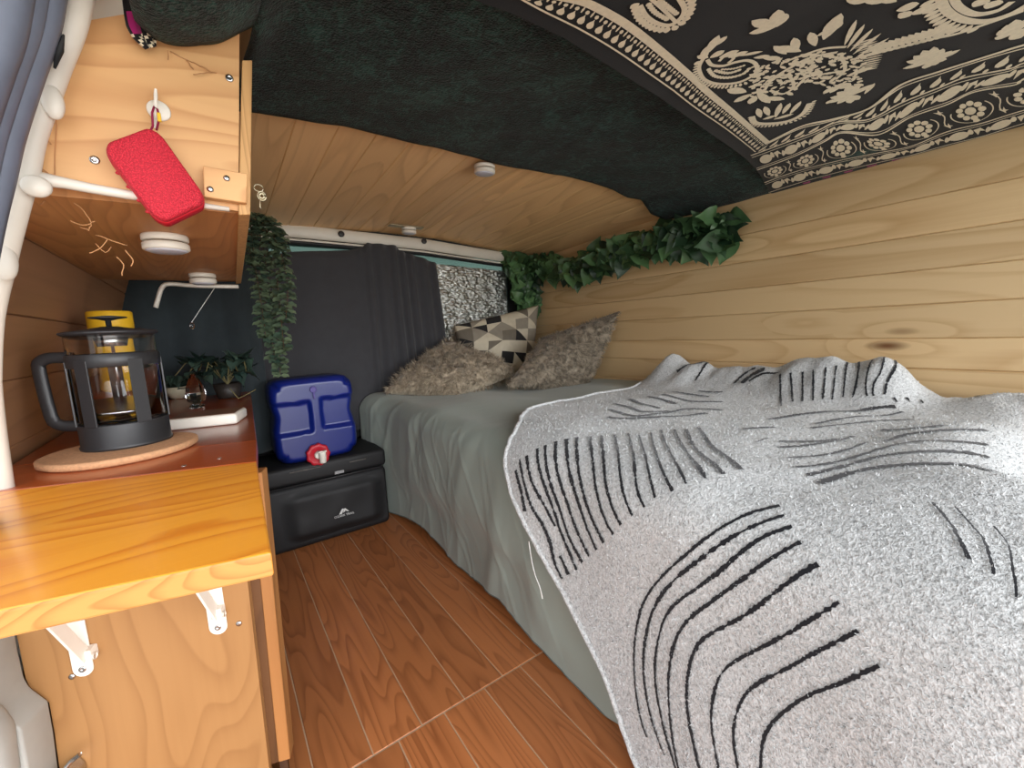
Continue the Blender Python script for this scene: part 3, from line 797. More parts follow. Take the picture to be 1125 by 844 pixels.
# ------------------------------------------------------------------ rear: curtains, foil, ivy
mb = MB()
ctop = [(300, 283), (312, 277), (345, 276), (385, 275), (398, 272), (403, 267), (415, 268), (435, 270), (440, 276), (460, 282), (478, 289)]
ct = [ony(u, v, 2.056) for u, v in ctop]
rb_ = [ony(u, v, 2.035) for u, v in ((478, 289), (483, 330), (487, 372), (489, 410))]
def curtain(s, t):
    x = lerp(ct[0].x-.09, ct[-1].x, s)
    zt2 = interp(x, [(p.x, p.z) for p in ct]); z = lerp(zt2, .38, t)
    g = smooth((s-.50)/.12)
    y = 2.056 - .003*math.sin(x*38)*(1-g) - g*(.014*(.5+t*.5))*math.sin(x*118+1.2*math.sin(x*31)+t*.9) - .004*nz(x*9, z*5)
    x += g*t*.055*((s-.5)/.5) - .0*t
    y -= .012*t*g
    return (x, y, z)
mb.grid(curtain, 150, 24)
cu = mb.build('curtain', CURTAIN)
md = cu.modifiers.new('thickness', 'SOLIDIFY'); md.thickness = .003
tag(cu, 'charcoal curtain hanging over the rear window, gathered towards the foil', 'curtain')
mb = MB()
def curtain2(s, t):
    x = lerp(-.31, .165, s); z = lerp(1.2, .36, t)
    return (x, 2.02 + .02*math.sin(x*42+.6*t)*(.5+.5*t) + .006*nz(x*8, z*6), z)
mb.grid(curtain2, 60, 16)
cu2 = mb.build('curtain', CURTAIN_D)
md = cu2.modifiers.new('thickness', 'SOLIDIFY'); md.thickness = .003
tag(cu2, 'dark teal curtain behind the worktop plants, below the overhead cabinet', 'curtain')

mb = MB()
f0 = ony(455, 289, 2.098); f1 = ony(541, 297, 2.098)
def foil(s, t):
    x = lerp(.93, 1.455, s); zt2 = lerp(f0.z+.004, f1.z-.002, s); z = lerp(zt2, .62, t)
    return (x, 2.098+.006*nz(x*22, z*22)+.004*nz(x*60, z*80, 3), z)
mb.grid(foil, 110, 120)
fo = mb.build('foil_blind', FOIL); md = fo.modifiers.new('thickness', 'SOLIDIFY'); md.thickness = .004
tag(fo, 'crinkled silver foil blind over the right of the rear window', 'window blind')
# ivy garland
leafbase = [onx(u, v, XR-.02) for u, v in ((800, 250), (775, 258), (750, 262), (725, 268), (700, 272), (675, 280), (650, 290), (625, 295), (600, 290))]
gpath = leafbase + [Vector((1.60, 1.95, 1.17)), Vector((1.56, 2.02, 1.2)), Vector((1.48, 2.05, 1.215))]
gq, _ = densify(gpath, [1]*len(gpath), 4)
gd = thing('ivy_garland', 'green ivy leaf garland running along the top of the pine wall', 'garland', gq[-1])
ms = MB(); ms.tube(gq, .003, 6)
dr = [Vector((1.50, 2.045, 1.2)), Vector((1.52, 2.04, 1.10)), Vector((1.535, 2.03, 1.0)), Vector((1.54, 2.03, .94))]
ms.tube(dr, .003, 6); ms.build('stem', STEM, gd)
mb = MB()
for i, p in enumerate(gq):
    near = 1-i/len(gq)
    for k in range(9 if i < 34 else 11):
        w = random.uniform(.05, .085); L = w*1.12
        b0 = p+Vector((random.uniform(-.045, -.004), random.uniform(-.035, .035), random.uniform(-.05, .045)))
        d = Vector((random.uniform(-.5, .05), random.uniform(-1, .7), random.uniform(-1, .5)))
        n_ = Vector((-1, -.7, .35))+rv(.5)
        if b0.z+max(0, d.z)*.08 > arch(b0.x)+ceil_dz(b0.y)-.02: b0.z -= .03; d.z = -abs(d.z)*.4
        leaf(mb, b0, d, n_, L, w, 'heart', .22)
for k in range(130):
    t = random.random(); p = dr[0].lerp(dr[-1], t)
    b0 = p+Vector((random.uniform(-.07, .07), random.uniform(-.05, -.005), random.uniform(-.03, .03)))
    leaf(mb, b0, Vector((random.uniform(-1, 1), random.uniform(-.4, .1), random.uniform(-1, .3))), Vector((-.5, -1, .3))+rv(.5), random.uniform(.05, .075), .06, 'heart', .22)
for v in range(len(mb.v)):
    x, y, z = mb.v[v]; mb.v[v] = (min(x, XR-.004), min(y, 2.085), z)
mb.build('leaves', IVY, gd)

# hanging vine at the cabinet's far corner
vx = ony(290, 250, 1.68); 
hv = thing('hanging_vine', 'grey-green hanging vine with small oval leaves beside the overhead cabinet', 'plant', vx)
mb = MB(); ms = MB()
def vpt(u, v, y=1.68): return ony(u, v, y)
strands = [[(275, 240), (280, 290), (288, 340), (292, 370)], [(283, 244), (292, 290), (300, 340), (306, 380), (308, 412)],
           [(292, 250), (302, 290), (308, 340), (312, 385)], [(300, 258), (312, 290), (316, 320), (314, 350)], [(288, 244), (285, 300), (295, 350), (302, 395)],
           [(280, 236), (296, 244), (308, 262), (310, 290)], [(276, 240), (274, 262), (276, 285)]]
for st in strands:
    yv = 1.68+random.uniform(-.03, .03)
    q, _ = densify([vpt(u, v, yv) for u, v in st], [1]*len(st), 8)
    ms.tube(q, .0012, 5)
    for i, p in enumerate(q):
        for sgn in (-1, 1):
            leaf(mb, p+rv(.004), Vector((sgn, random.uniform(-.7, .3), random.uniform(-.5, .25))), Vector((0, -.6, 1)), random.uniform(.026, .034), .026, 'oval', .15)
            if random.random() < .3: leaf(mb, p+rv(.006), Vector((sgn*.4, -1, random.uniform(-.6, .1))), Vector((0, -.4, 1)), random.uniform(.024, .034), .025, 'oval', .15)
mb.build('leaves', VINE, hv); ms.build('stems', STEM, hv)

# ------------------------------------------------------------------ water can and cooler on the floor at the back
CYF = 1.775
x0, x1, zt3 = .085, .552, .338
cl = thing('cooler_bag', 'black soft cooler bag on the floor under the blue water can', 'cooler', ((x0+x1)/2, CYF+.15, 0))
mb = MB(); mb.box(((x0+x1)/2, CYF+.15, .13), (x1-x0, .29, .258), None, .022, 4, True); mb.build('body', NYLON, cl)
mb = MB(); mb.box(((x0+x1)/2, CYF+.148, .30), (x1-x0+.006, .296, .076), None, .018, 4, True); ld = mb.build('lid', NYLON, cl)
mb = MB(); mb.tube([Vector((x0+.02, CYF-.001, .262)), Vector((x1-.02, CYF-.001, .262))], .003, 6)
mb.build('zip', plain('dark_zip', srgb(40, 40, 42), .5), cl)
mb = MB()
def pocket(s, t):
    x = lerp(x0+.05, x1-.012, s); z = lerp(.03, .235, t)
    e = min(1, 6*min(s, 1-s))*min(1, 6*min(t, 1-t))
    return (x, CYF+.004-.018*smooth(e)-.004*nz(x*12, z*12), z)
mb.grid(pocket, 40, 20); pk = mb.build('front_pocket', NYLON, cl)
# emblem: twin peaks with a notch, and the name under it
lg = ony(378, 562, CYF-.02); yl = CYF-.0205
mb = MB()
def flat(poly): mb.hull_prism([Vector((lg.x+a, yl, lg.z+b)) for a, b in poly], (0, .0012, 0), 0)
flat([(-.020, -.008), (-.007, .012), (-.003, .0135), (.001, .010), (-.004, .002), (-.009, -.008)])
flat([(.002, .0105), (.005, .013), (.020, -.004), (.012, -.002), (.006, .003), (.003, -.001), (-.004, -.004)])
lab(mb.build('emblem', LOGO, cl), 'pale mountain emblem')
def text(s_, size, center, name, parent, yaw=0):
    cu_ = bpy.data.curves.new(name, 'FONT'); cu_.body = s_; cu_.size = size; cu_.align_x = 'CENTER'; cu_.align_y = 'CENTER'; cu_.extrude = .0004
    tmp = bpy.data.objects.new(name, cu_); COL.objects.link(tmp)
    dg = bpy.context.evaluated_depsgraph_get(); me = bpy.data.meshes.new_from_object(tmp.evaluated_get(dg))
    bpy.data.objects.remove(tmp)
    R = Matrix(((1, 0, 0), (0, 0, -1), (0, 1, 0))).to_4x4()
    me.transform(Matrix.Translation(Vector(center)-root_loc(parent)) @ R)
    me.materials.clear(); me.materials.append(LOGO)
    o = bpy.data.objects.new(name, me); COL.objects.link(o); o.parent = parent; return o
text('OZARK TRAIL', .0125, (lg.x, yl, lg.z-.0155), 'lettering', cl)
tg = ony(373, 519, CYF-.004)
mb = MB(); mb.box((tg.x, CYF-.0014, tg.z), (.036, .0015, .012), None, .0003, 1); lab(mb.build('woven_tag', plain('grey_label', srgb(150, 150, 150), .7), cl), 'small grey woven tag')
for ua, ub in (((318, 520), (352, 513)), ((384, 508), (402, 504))):
    mb = MB(); a_, b_ = ony(*ua, CYF-.003), ony(*ub, CYF-.003); mb.tube([a_, b_], .0016, 6); lab(mb.build('piping', plain('grey_piping', srgb(110, 104, 98), .7), cl), 'grey edge piping')

# blue water can: rounded block with pressed panels
j0, j1, jz0, jz1, jd = .150, .452, .3395, .668, .20
jc = thing('water_can', 'blue plastic water can with red cap standing on the black cooler', 'water can', ((j0+j1)/2, CYF+.02+jd/2, jz0))
mb = MB(); NU, NV = 64, 64
def can_pt(s, t, side):
    # superellipse outline in x-z with a waist, front pressed panels
    a, b = 2*s-1, 2*t-1
    def rr_(a, b, n=9.0):
        m = max(abs(a), abs(b)); 
        if m < 1e-6: return 0, 0
        l = (abs(a/m)**n+abs(b/m)**n)**(1/n); return a/l, b/l
    x_, z_ = rr_(a, b)
    waist = .035*math.exp(-((z_-.12)/.22)**2)
    X = lerp(j0, j1, .5)+x_*(j1-j0)/2*(1-waist*2); Z = lerp(jz0, jz1, .5)+z_*(jz1-jz0)/2
    edge = (abs(a)**8+abs(b)**8)**(1/8); e = max(0, (edge-.86)/.14)
    bulge = .022*e**2.2
    def pan(lo_a, hi_a, lo_b, hi_b):
        k = .11
        return smooth((a-lo_a)/k)*smooth((hi_a-a)/k)*smooth((b-lo_b)/k)*smooth((hi_b-b)/k)
    dip = .017*max(pan(-1.3, -.07, -.34, .50), pan(.10, 1.3, -.30, .54))
    band = .008*smooth((b-.55)/.06)
    y0_ = CYF+.02
    return (X, y0_+bulge+dip-band*0, Z) if side == 0 else (X, y0_+jd-bulge, Z)
A = mb.grid(lambda s, t: can_pt(s, t, 0), NU, NV); B = mb.grid(lambda s, t: can_pt(s, t, 1), NU, NV)
def loop(I): return [I[i][0] for i in range(NU)]+[I[NU][j] for j in range(NV)]+[I[i][NV] for i in range(NU, 0, -1)]+[I[0][j] for j in range(NV, 0, -1)]
la_, lb2 = loop(A), loop(B)
for k in range(len(la_)): mb.face((la_[k], la_[(k+1) % len(la_)], lb2[(k+1) % len(la_)], lb2[k]))
mb.build('tank', BLUEPL, jc, recalc=True)
cp = ony(349, 499, CYF+.012)
Rc = place(cp, basis((1, 0, 0), (0, -1, .05)))
mb = MB(); rings = []
for r_, z in ((.040, -.004), (.043, .0), (.043, .014), (.040, .018), (.030, .019), (.026, .016), (.001, .016)):
    rings.append([mb.vert(Rc @ Vector((r_*(1+(.05*math.cos(9*k*2*math.pi/54) if .03 < r_ else 0))*math.cos(k*2*math.pi/54), r_*(1+(.05*math.cos(9*k*2*math.pi/54) if .03 < r_ else 0))*math.sin(k*2*math.pi/54), z))) for k in range(54)])
for A_, B_ in zip(rings, rings[1:]):
    for k in range(54): mb.face((A_[k], A_[(k+1) % 54], B_[(k+1) % 54], B_[k]))
mb.build('cap', RED, jc)
mb = MB(); mb.lathe([(.016, .016), (.016, .026), (.012, .032)], 24, Rc)
s0 = Rc @ Vector((.004, .004, .036)); 
mb.lathe([(.013, .014), (.0135, .012), (.012, -.026), (.0105, -.03)], 20, Matrix.Translation(s0+Vector((.006, -.006, -.004))))
mb.box(s0+Vector((.006, -.006, .011)), (.032, .014, .006), None, .002, 2)
lab(mb.build('spigot', WHITEPL, jc), 'white spigot tap')
vt = ony(344, 428, CYF+.018)
mb = MB(); mb.lathe([(.013, 0), (.013, .004), (.010, .006), (.008, .003)], 20, place(vt, basis((1, 0, 0), (0, -1, 0))))
mb.box(vt+Vector((0, -.003, -.022)), (.008, .006, .03), None, .002, 2); lab(mb.build('vent', plain('dull_violet', srgb(70, 58, 130), .5), jc), 'dull violet vent moulding')
mb = MB(); mb.tube([Vector((j0+.09, CYF+.12, jz1-.01)), Vector((j0+.10, CYF+.12, jz1+.018)), Vector((j1-.10, CYF+.12, jz1+.018)), Vector((j1-.09, CYF+.12, jz1-.01))], .008, 10)
# (the can lies with its grip at the back, out of sight)

# ------------------------------------------------------------------ bed
XE, ZB = .588, .54
bed = thing('bed', 'low wide bed under a grey-green sheet along the pine wall', 'bed', (1.1, .7, 0))
RF = .075
def bed_profile(sg, xe, zt_, r_):
    """sg: distance along the cloth from the start of the rounded edge (negative hangs down)"""
    if sg >= 0: return xe+r_+sg, zt_, (0, 1)
    q_ = r_*math.pi/2
    if sg > -q_:
        a = -sg/r_; return xe+r_-r_*math.sin(a), zt_-r_+r_*math.cos(a), (-math.sin(a), math.cos(a))
    return xe, zt_-r_-(-sg-q_), (-1, 0)
S0 = -(RF*math.pi/2+ZB-RF-.012)
rand_folds = [(random.uniform(-.5, 2.1), random.uniform(-.6, .6), random.uniform(.018, .05), random.uniform(.006, .014)) for _ in range(30)]+[(random.uniform(.8, 2.1), random.uniform(-.7, .7), random.uniform(.006, .012), random.uniform(.003, .006)) for _ in range(26)]
def sheet(s, t):
    sg = lerp(S0, 1.0, s**1.15 if s > 0 else 0); y = lerp(-.6, 2.035, t)
    x, z, n = bed_profile(sg, XE-.045*smooth((y-1.75)/.3)+.03*smooth((1.15-y)/.5)*smooth(1+sg/.35), ZB-.022*smooth((.98-y)/.15)-.035*smooth((.45-y)/.3)+.02*nz(y*2.1, sg*3, 5), RF)
    d = max(0, min(1, -sg/.45))
    amp = 0
    for fy, sl, w, a in rand_folds:
        dd = (y-fy-sl*(sg+.1))/w
        if abs(dd) < 3: amp += a*math.exp(-dd*dd)*(.25+smooth(-sg/.12)*.75 if sg < 0 else max(0, .25*(1-sg/.5)))
    amp *= .40-.12*smooth((1.0-y)/.2)
    amp += .006*nz(y*6, sg*9, 2)*(1 if sg < .1 else .6)
    low = smooth((d-.7)/.3)
    x += n[0]*amp; z += n[1]*amp*.8
    if sg < 0: x += -.02*math.sin(d*math.pi)*.6 + .025*low*(.5+.5*math.sin(y*5+1)) 
    z += low*.016*(1+math.sin(y*9))
    x = min(x, XR-.004)
    return (x, y, max(z, .004))
mb = MB(); mb.grid(sheet, 170, 420)
shm = mb.build('sheet', SHEET, bed); md = shm.modifiers.new('thickness', 'SOLIDIFY'); md.thickness = .0025; md.offset = 0
mb = MB(); mb.tube([Vector(sheet(0, k/220)) for k in range(221)], .0028, 6); lab(mb.build('hem', plain('hem_cord', srgb(96, 104, 98), .7), bed), 'rolled hem near the floor')
mb = MB(); mb.box((1.14, .74, .30), (.98, 2.6, .40), None, .05, 3, True); mb.build('mattress', plain('mattress_ticking', srgb(180, 180, 175), .9), bed)

# blanket -----------------------------------------------------------
BX, BZ, BR = .566, .562, .10
def yedge(sg):
    return interp(sg, [(-.80, .30), (-.60, .45), (-.49, .52), (-.33, .70), (-.20, .82), (-.12, .862), (-.05, .885), (0, .93), (.05, .99), (.12, 1.045), (.35, 1.085), (.75, 1.105), (1.0, 1.12)])
def bump2(x, y, cx_, cy_, rx, ry, h, ang=0):
    c, s_ = math.cos(ang), math.sin(ang); dx, dy = x-cx_, y-cy_
    a, b = (dx*c+dy*s_)/rx, (-dx*s_+dy*c)/ry; return h*math.exp(-(a*a+b*b))
SMIN = -(BR*math.pi/2+BZ-BR-.0)
def blanket(sg, y):
    x, z, n = bed_profile(sg, BX, BZ, BR)
    d = max(0, -sg)
    if sg < 0:
        x -= .03*smooth(d/.6) + .014*math.sin(y*6+1.5)*smooth(d/.3) + .008*nz(y*5, d*5)
    h = 0
    h += bump2(x, y, 1.50, .50, .10, .16, .122) + bump2(x, y, 1.50, .34, .09, .065, .075)
    h += bump2(x, y, 1.50, 1.0, .09, .12, .105) + bump2(x, y, 1.52, .76, .08, .14, .075)
    h += bump2(x, y, 1.48, .10, .09, .12, .05) + bump2(x, y, 1.5, -.15, .1, .14, .06)
    h += bump2(x, y, 1.10, .16, .22, .09, .024) - bump2(x, y, 1.14, .03, .28, .045, .036) + bump2(x, y, .83, .02, .1, .12, .03)
    h += .010*nz(x*4, y*4, 1)+.005*nz(x*10, y*10, 2)
    rumple = smooth((x-1.36)/.1)
    h += rumple*(.014*math.sin(y*46+x*20)*smooth((y-.8)/.15)+.010*nz(x*20, y*20))
    z += n[1]*h; x += n[0]*h*.6
    z += n[1]*.003
    if x > XR-.022: x = XR-.022+.0*(x-XR)
    if z < .006: x -= (0.006-z)*.4; z = .006
    return Vector((x, y, z))
NS, NTT = 300, 330
SMAX = .945
mb = MB()
def bgrid(s, t):
    sg = lerp(SMIN, SMAX, s); ye = yedge(sg)+.004*nz(sg*60, 1, 2); y = lerp(-.55, ye, t)
    p = blanket(sg, y)
    return p + Vector((0, 0, .0006*random.uniform(-1, 1)))
I = mb.grid(bgrid, NS, NTT, 0)
# rolled outer border so the cloth has thickness
SG = [lerp(SMIN, SMAX, i/NS) for i in range(NS+1)]
bord = [Vector(mb.v[I[i][NTT]]) for i in range(NS+1)]
mb.tube(bord, .006, 8)
def project(P):
    q = (P-np.array(EYE)) @ np.array(ROT)
    return CX+F*q[:, 0]/-q[:, 2], CY-F*q[:, 1]/-q[:, 2], -q[:, 2]
allP = np.array([mb.v[I[i][j]] for i in range(NS+1) for j in range(NTT+1)])
pu, pv, pz = project(allP)
par = np.array([(SG[i], lerp(-.55, yedge(SG[i]), j/NTT)) for i in range(NS+1) for j in range(NTT+1)])
front = pz > .05
def to_cloth(u, v):
    d2 = (pu-u)**2+(pv-v)**2; d2[~front] = 1e9
    rad = max(16, d2.min()*1.05+1e-6)
    idx = np.where(d2 <= rad)[0]; k = idx[np.argmin(pz[idx])]
    near = idx[pz[idx] < pz[k]+.03]; w = 1/(d2[near]+.3)
    return (par[near]*w[:, None]).sum(0)/w.sum()
def c7(l): return [(540+x*.2844, 420+y*.2844) for x, y in l]
def c8(l): return [(640+x*.5733, 360+y*.5733) for x, y in l]
def c6(l): return [(690+x*.3867, 380+y*.3867) for x, y in l]
def c9(l): return [(940+x*.4312, 480+y*.4312) for x, y in l]
STR = []
for l in ([(450, 132), (540, 138), (700, 128), (830, 115)], [(455, 98), (500, 115), (560, 128)], [(560, 128), (650, 118), (760, 92), (890, 103)], [(475, 75), (530, 88), (580, 108), (690, 105)], [(530, 58), (580, 75), (650, 95)],
          [(600, 47), (650, 62), (715, 80)], [(660, 38), (720, 55), (780, 70), (895, 70)], [(700, 27), (770, 42), (840, 50)], [(800, 27), (850, 32), (895, 35)]): STR.append((c7(l), 2.0))
for l in ([(95, 340), (120, 430), (132, 500)], [(110, 300), (125, 370), (150, 470), (195, 540), (230, 620), (245, 700), (275, 760)], [(137, 285), (150, 360), (175, 420), (215, 490), (250, 560)], [(178, 258), (185, 330), (215, 420), (245, 500), (270, 580), (300, 650), (330, 725)],
          [(210, 245), (215, 330), (240, 420), (270, 500), (300, 600), (355, 700)], [(250, 232), (255, 340), (290, 450), (325, 560), (380, 675)], [(290, 222), (300, 330), (330, 440), (370, 560), (410, 650)],
          [(330, 215), (335, 310), (355, 420), (390, 530), (437, 620)], [(382, 210), (395, 320), (410, 430), (440, 530), (475, 590)], [(425, 205), (435, 300), (445, 400), (475, 500), (505, 555)],
          [(475, 200), (492, 290), (503, 390), (525, 470), (548, 520)], [(527, 195), (550, 290), (560, 390), (575, 450), (595, 485)], [(570, 205), (600, 310), (620, 400), (638, 450)], [(615, 195), (635, 290), (670, 360), (700, 425)],
          [(655, 185), (680, 260), (720, 330), (757, 400)], [(705, 182), (750, 270), (800, 330), (827, 378)], [(752, 180), (785, 260), (850, 310), (897, 360)], [(800, 172), (850, 250), (910, 290), (965, 343)], [(268, 670), (300, 745)]): STR.append((c7(l), 2.7))
for l, w in (([(378, 343), (300, 365), (215, 420), (150, 480), (110, 540), (98, 640), (110, 740), (125, 785)], 2.8), ([(388, 362), (320, 385), (230, 440), (160, 500), (128, 560), (117, 640), (125, 720), (150, 800), (160, 820)], 3),
          ([(402, 382), (330, 410), (250, 480), (175, 530), (150, 580), (138, 660), (155, 760), (180, 844)], 3.2), ([(420, 412), (350, 450), (270, 510), (200, 560), (172, 620), (165, 700), (175, 800), (190, 860)], 3.4),
          ([(452, 455), (390, 490), (310, 555), (235, 590), (207, 640), (200, 720), (215, 800), (228, 860)], 4), ([(493, 523), (430, 565), (350, 610), (280, 645), (255, 690), (247, 760), (265, 860)], 4),
          ([(530, 580), (450, 620), (390, 655), (320, 690), (295, 740), (290, 790), (302, 860)], 4.6), ([(570, 643), (500, 680), (430, 705), (375, 745), (345, 790), (343, 870)], 4.6)): STR.append((c8(l), w))
for l, w in (([(545, 395), (610, 370), (700, 350), (800, 340), (900, 338), (1000, 345), (1040, 360)], 2.4), ([(510, 370), (600, 350), (700, 320), (780, 308), (880, 302), (980, 308), (1030, 322)], 2.), ([(480, 347), (560, 340), (640, 320), (720, 295), (800, 275), (900, 272), (1025, 285)], 2.2),
          ([(455, 320), (540, 315), (620, 300), (680, 275)], 1.8), ([(730, 272), (780, 255), (820, 250), (920, 240), (1020, 240)], 1.8), ([(430, 290), (520, 285), (620, 262), (640, 255)], 1.1), ([(430, 272), (540, 270), (600, 262)], 1.1), ([(720, 240), (800, 238), (900, 225)], 1.6),
          ([(520, 235), (600, 225), (720, 212), (830, 208)], 1.2), ([(400, 205), (500, 195), (620, 180), (760, 175)], 1.2), ([(530, 218), (640, 203), (780, 188)], 1.2), ([(325, 235), (420, 232)], 1.), ([(365, 275), (400, 262)], 1.)): STR.append((c6(l), w))
for l in ([(433, 82), (435, 165)], [(463, 78), (468, 160)], [(497, 75), (495, 160)], [(527, 70), (525, 158)], [(562, 62), (553, 155)], [(592, 57), (580, 155)], [(622, 50), (610, 148)], [(655, 42), (655, 90), (637, 148)], [(695, 40), (675, 100), (678, 145)],
          [(728, 35), (718, 80), (695, 110), (697, 145)], [(760, 32), (760, 65), (735, 100), (730, 140)], [(755, 148), (765, 162)], [(790, 148), (800, 162)], [(830, 155), (838, 165)], [(138, 72), (180, 50), (235, 42)], [(245, 30), (215, 62), (190, 100)],
          [(300, 108), (330, 80), (365, 62)], [(325, 108), (355, 80), (390, 68)], [(345, 103), (380, 80), (430, 75)], [(1020, 118), (990, 145)]): STR.append((c6(l), 2.1))
for l in ([(195, 170), (225, 205), (260, 255), (290, 315)], [(252, 180), (300, 235), (330, 275), (345, 330), (350, 360)], [(350, 232), (385, 270), (395, 310), (400, 370), (412, 415)]): STR.append((c9(l), 2.6))
def resample2(P, step):
    P = [np.array(p) for p in P]; Q, _ = densify([Vector((p[0], p[1], 0)) for p in P], [1]*len(P), 8)
    out = [Q[0]]; acc = 0
    for a, b in zip(Q, Q[1:]):
        L = (b-a).length; pos = step-acc
        while pos <= L: out.append(a.lerp(b, pos/L)); pos += step
        acc = (acc+L) % step
    return out
def cloth_n(sg, y):
    e = .004; a = blanket(sg+e, y)-blanket(sg-e, y); b = blanket(sg, y+e)-blanket(sg, y-e)
    n = a.cross(b).normalized(); return n if n.dot(EYE-blanket(sg, y)) > 0 else -n
fluff = []
for l, w in STR:
    Q, _ = densify([Vector((p[0], p[1], 0)) for p in l], [1]*len(l), 3)
    cl_ = [to_cloth(q.x, q.y) for q in Q]
    # even out the cloth line, then lay a tufted ribbon
    for _ in range(2): cl_ = [cl_[0]]+[(cl_[i-1]+2*cl_[i]+cl_[i+1])/4 for i in range(1, len(cl_)-1)]+[cl_[-1]]
    # the line's breadth on the cloth, allowing for how steeply the cloth is seen there
    mx, my = l[len(l)//2]; kk = len(cl_)//2; q0 = Vector(tuple(cl_[kk])); dq = Vector(tuple(cl_[min(kk+1, len(cl_)-1)]-cl_[kk-1]))
    dq = dq.normalized() if dq.length > 1e-9 else Vector((1, 0)); sq = Vector((-dq.y, dq.x))*.004
    qq = np.array([tuple(blanket(q0.x, q0.y)), tuple(blanket(q0.x+sq.x, q0.y+sq.y)), tuple(blanket(q0.x+dq.x*.004, q0.y+dq.y*.004))])
    uu, vv, zz = project(qq); e1 = Vector((uu[1]-uu[0], vv[1]-vv[0])); e2 = Vector((uu[2]-uu[0], vv[2]-vv[0])).normalized()
    perp = abs(e1.x*e2.y-e1.y*e2.x)/.004
    hw = max(.5*max(w, 1.2)/max(perp, 1)*1.1, .5*w*zz[0]/F*.8); hw = min(hw, .0075)
    R2 = resample2(cl_, .0024)
    prev = None
    for k, q in enumerate(R2):
        if q.y > yedge(q.x)-.004 or q.x > SMAX: prev = None; continue
        a = R2[max(k-1, 0)]; b = R2[min(k+1, len(R2)-1)]; d = (b-a); d = d.normalized() if d.length else Vector((1, 0, 0))
        s_ = Vector((-d.y, d.x, 0)); base_w = hw*(1+.45*nz(k*.06, w*3.3, mx*.1))
        if base_w*nz(k*.23, mx) < -.42*hw: base_w *= .45
        w1, w2 = base_w*random.uniform(.6, 1.35), base_w*random.uniform(.6, 1.35)
        p1, p2 = q+s_*w1, q-s_*w2; n = cloth_n(q.x, q.y)
        v1 = mb.vert(blanket(p1.x, p1.y)+n*.0022); v2 = mb.vert(blanket(p2.x, p2.y)+n*.0022)
        if prev: mb.face((prev[0], prev[1], v2, v1), 1)
        prev = (v1, v2)
# short wool tufts standing off the surface
for _ in range(26000):
    sg = random.uniform(SMIN+.02, SMAX); ye = yedge(sg); y = random.uniform(-.12, ye)
    p = blanket(sg, y); n = cloth_n(sg, y)
    if (EYE-p).length > 1.25 and random.random() < .5: continue
    d = (n*.8+rv(.9)).normalized(); L = random.uniform(.003, .0065); sd = d.cross(rv()).normalized()*.0011
    a = mb.vert(p+sd); b = mb.vert(p-sd); c = mb.vert(p+d*L); mb.face((a, b, c), 0)
bl = mb.build('throw_blanket', [BLANKET, BLANKETK], loc=(1.0, .4, .5))
bl.data.materials  # pale wool with the black tufted lines worked into it
tag(bl, 'fluffy pale grey blanket with black tufted lines spread over the bed', 'blanket')
mb = MB(); ths = [Vector(onx(u, v, .545)) for u, v in ((581, 595), (584, 615), (588, 632), (593, 645), (596, 658))]
q, _ = densify(ths, [1]*len(ths), 4); mb.tube(q, .0013, 5); lab(mb.build('loose_thread', THREAD, bl), 'loose white thread at the blanket edge')

# ------------------------------------------------------------------ pillows
def cushion(c4, thick, n=40, puff=.55, pinch=.10, mats=None, tri=None, sag=0):
    """c4: corner points round the seam; thickness grows towards the middle"""
    c4 = [Vector(p) for p in c4]
    nrm = (c4[2]-c4[0]).cross(c4[3]-c4[1]).normalized()
    if nrm.dot(EYE-c4[0]) < 0: nrm = -nrm
    m = MB(); S = {}
    def P(i, j, side):
        u, v = i/n, j/n
        p = c4[0].lerp(c4[1], u).lerp(c4[3].lerp(c4[2], u), v)
        a, b = 2*u-1, 2*v-1
        pin = pinch*((1-abs(a)**2)*abs(b)**3*(1 if b > 0 else -1)); pin2 = pinch*((1-abs(b)**2)*abs(a)**3*(1 if a > 0 else -1))
        eu = (c4[1]-c4[0]+c4[2]-c4[3])/4; ev = (c4[3]-c4[0]+c4[2]-c4[1])/4
        p = p + eu*(-pin2*.5) + ev*(-pin*.5)
        h = thick*(max(0, 1-a*a)*max(0, 1-b*b))**puff
        h *= 1+.25*nz(u*3+c4[0].x*7, v*3, side*4.)
        return p+nrm*(h*(.62 if side == 0 else -.38))
    idx = {}
    for side in (0, 1):
        for i in range(n+1):
            for j in range(n+1):
                if side == 1 and (i in (0, n) or j in (0, n)): idx[side, i, j] = idx[0, i, j]
                else: idx[side, i, j] = m.vert(P(i, j, side))
    for side in (0, 1):
        for i in range(n):
            for j in range(n):
                q = (idx[side, i, j], idx[side, i+1, j], idx[side, i+1, j+1], idx[side, i, j+1])
                if side: q = q[::-1]
                if tri: tri(m, q, i, j, n, side)
                else: m.face(q, 0)
    return m, P, nrm
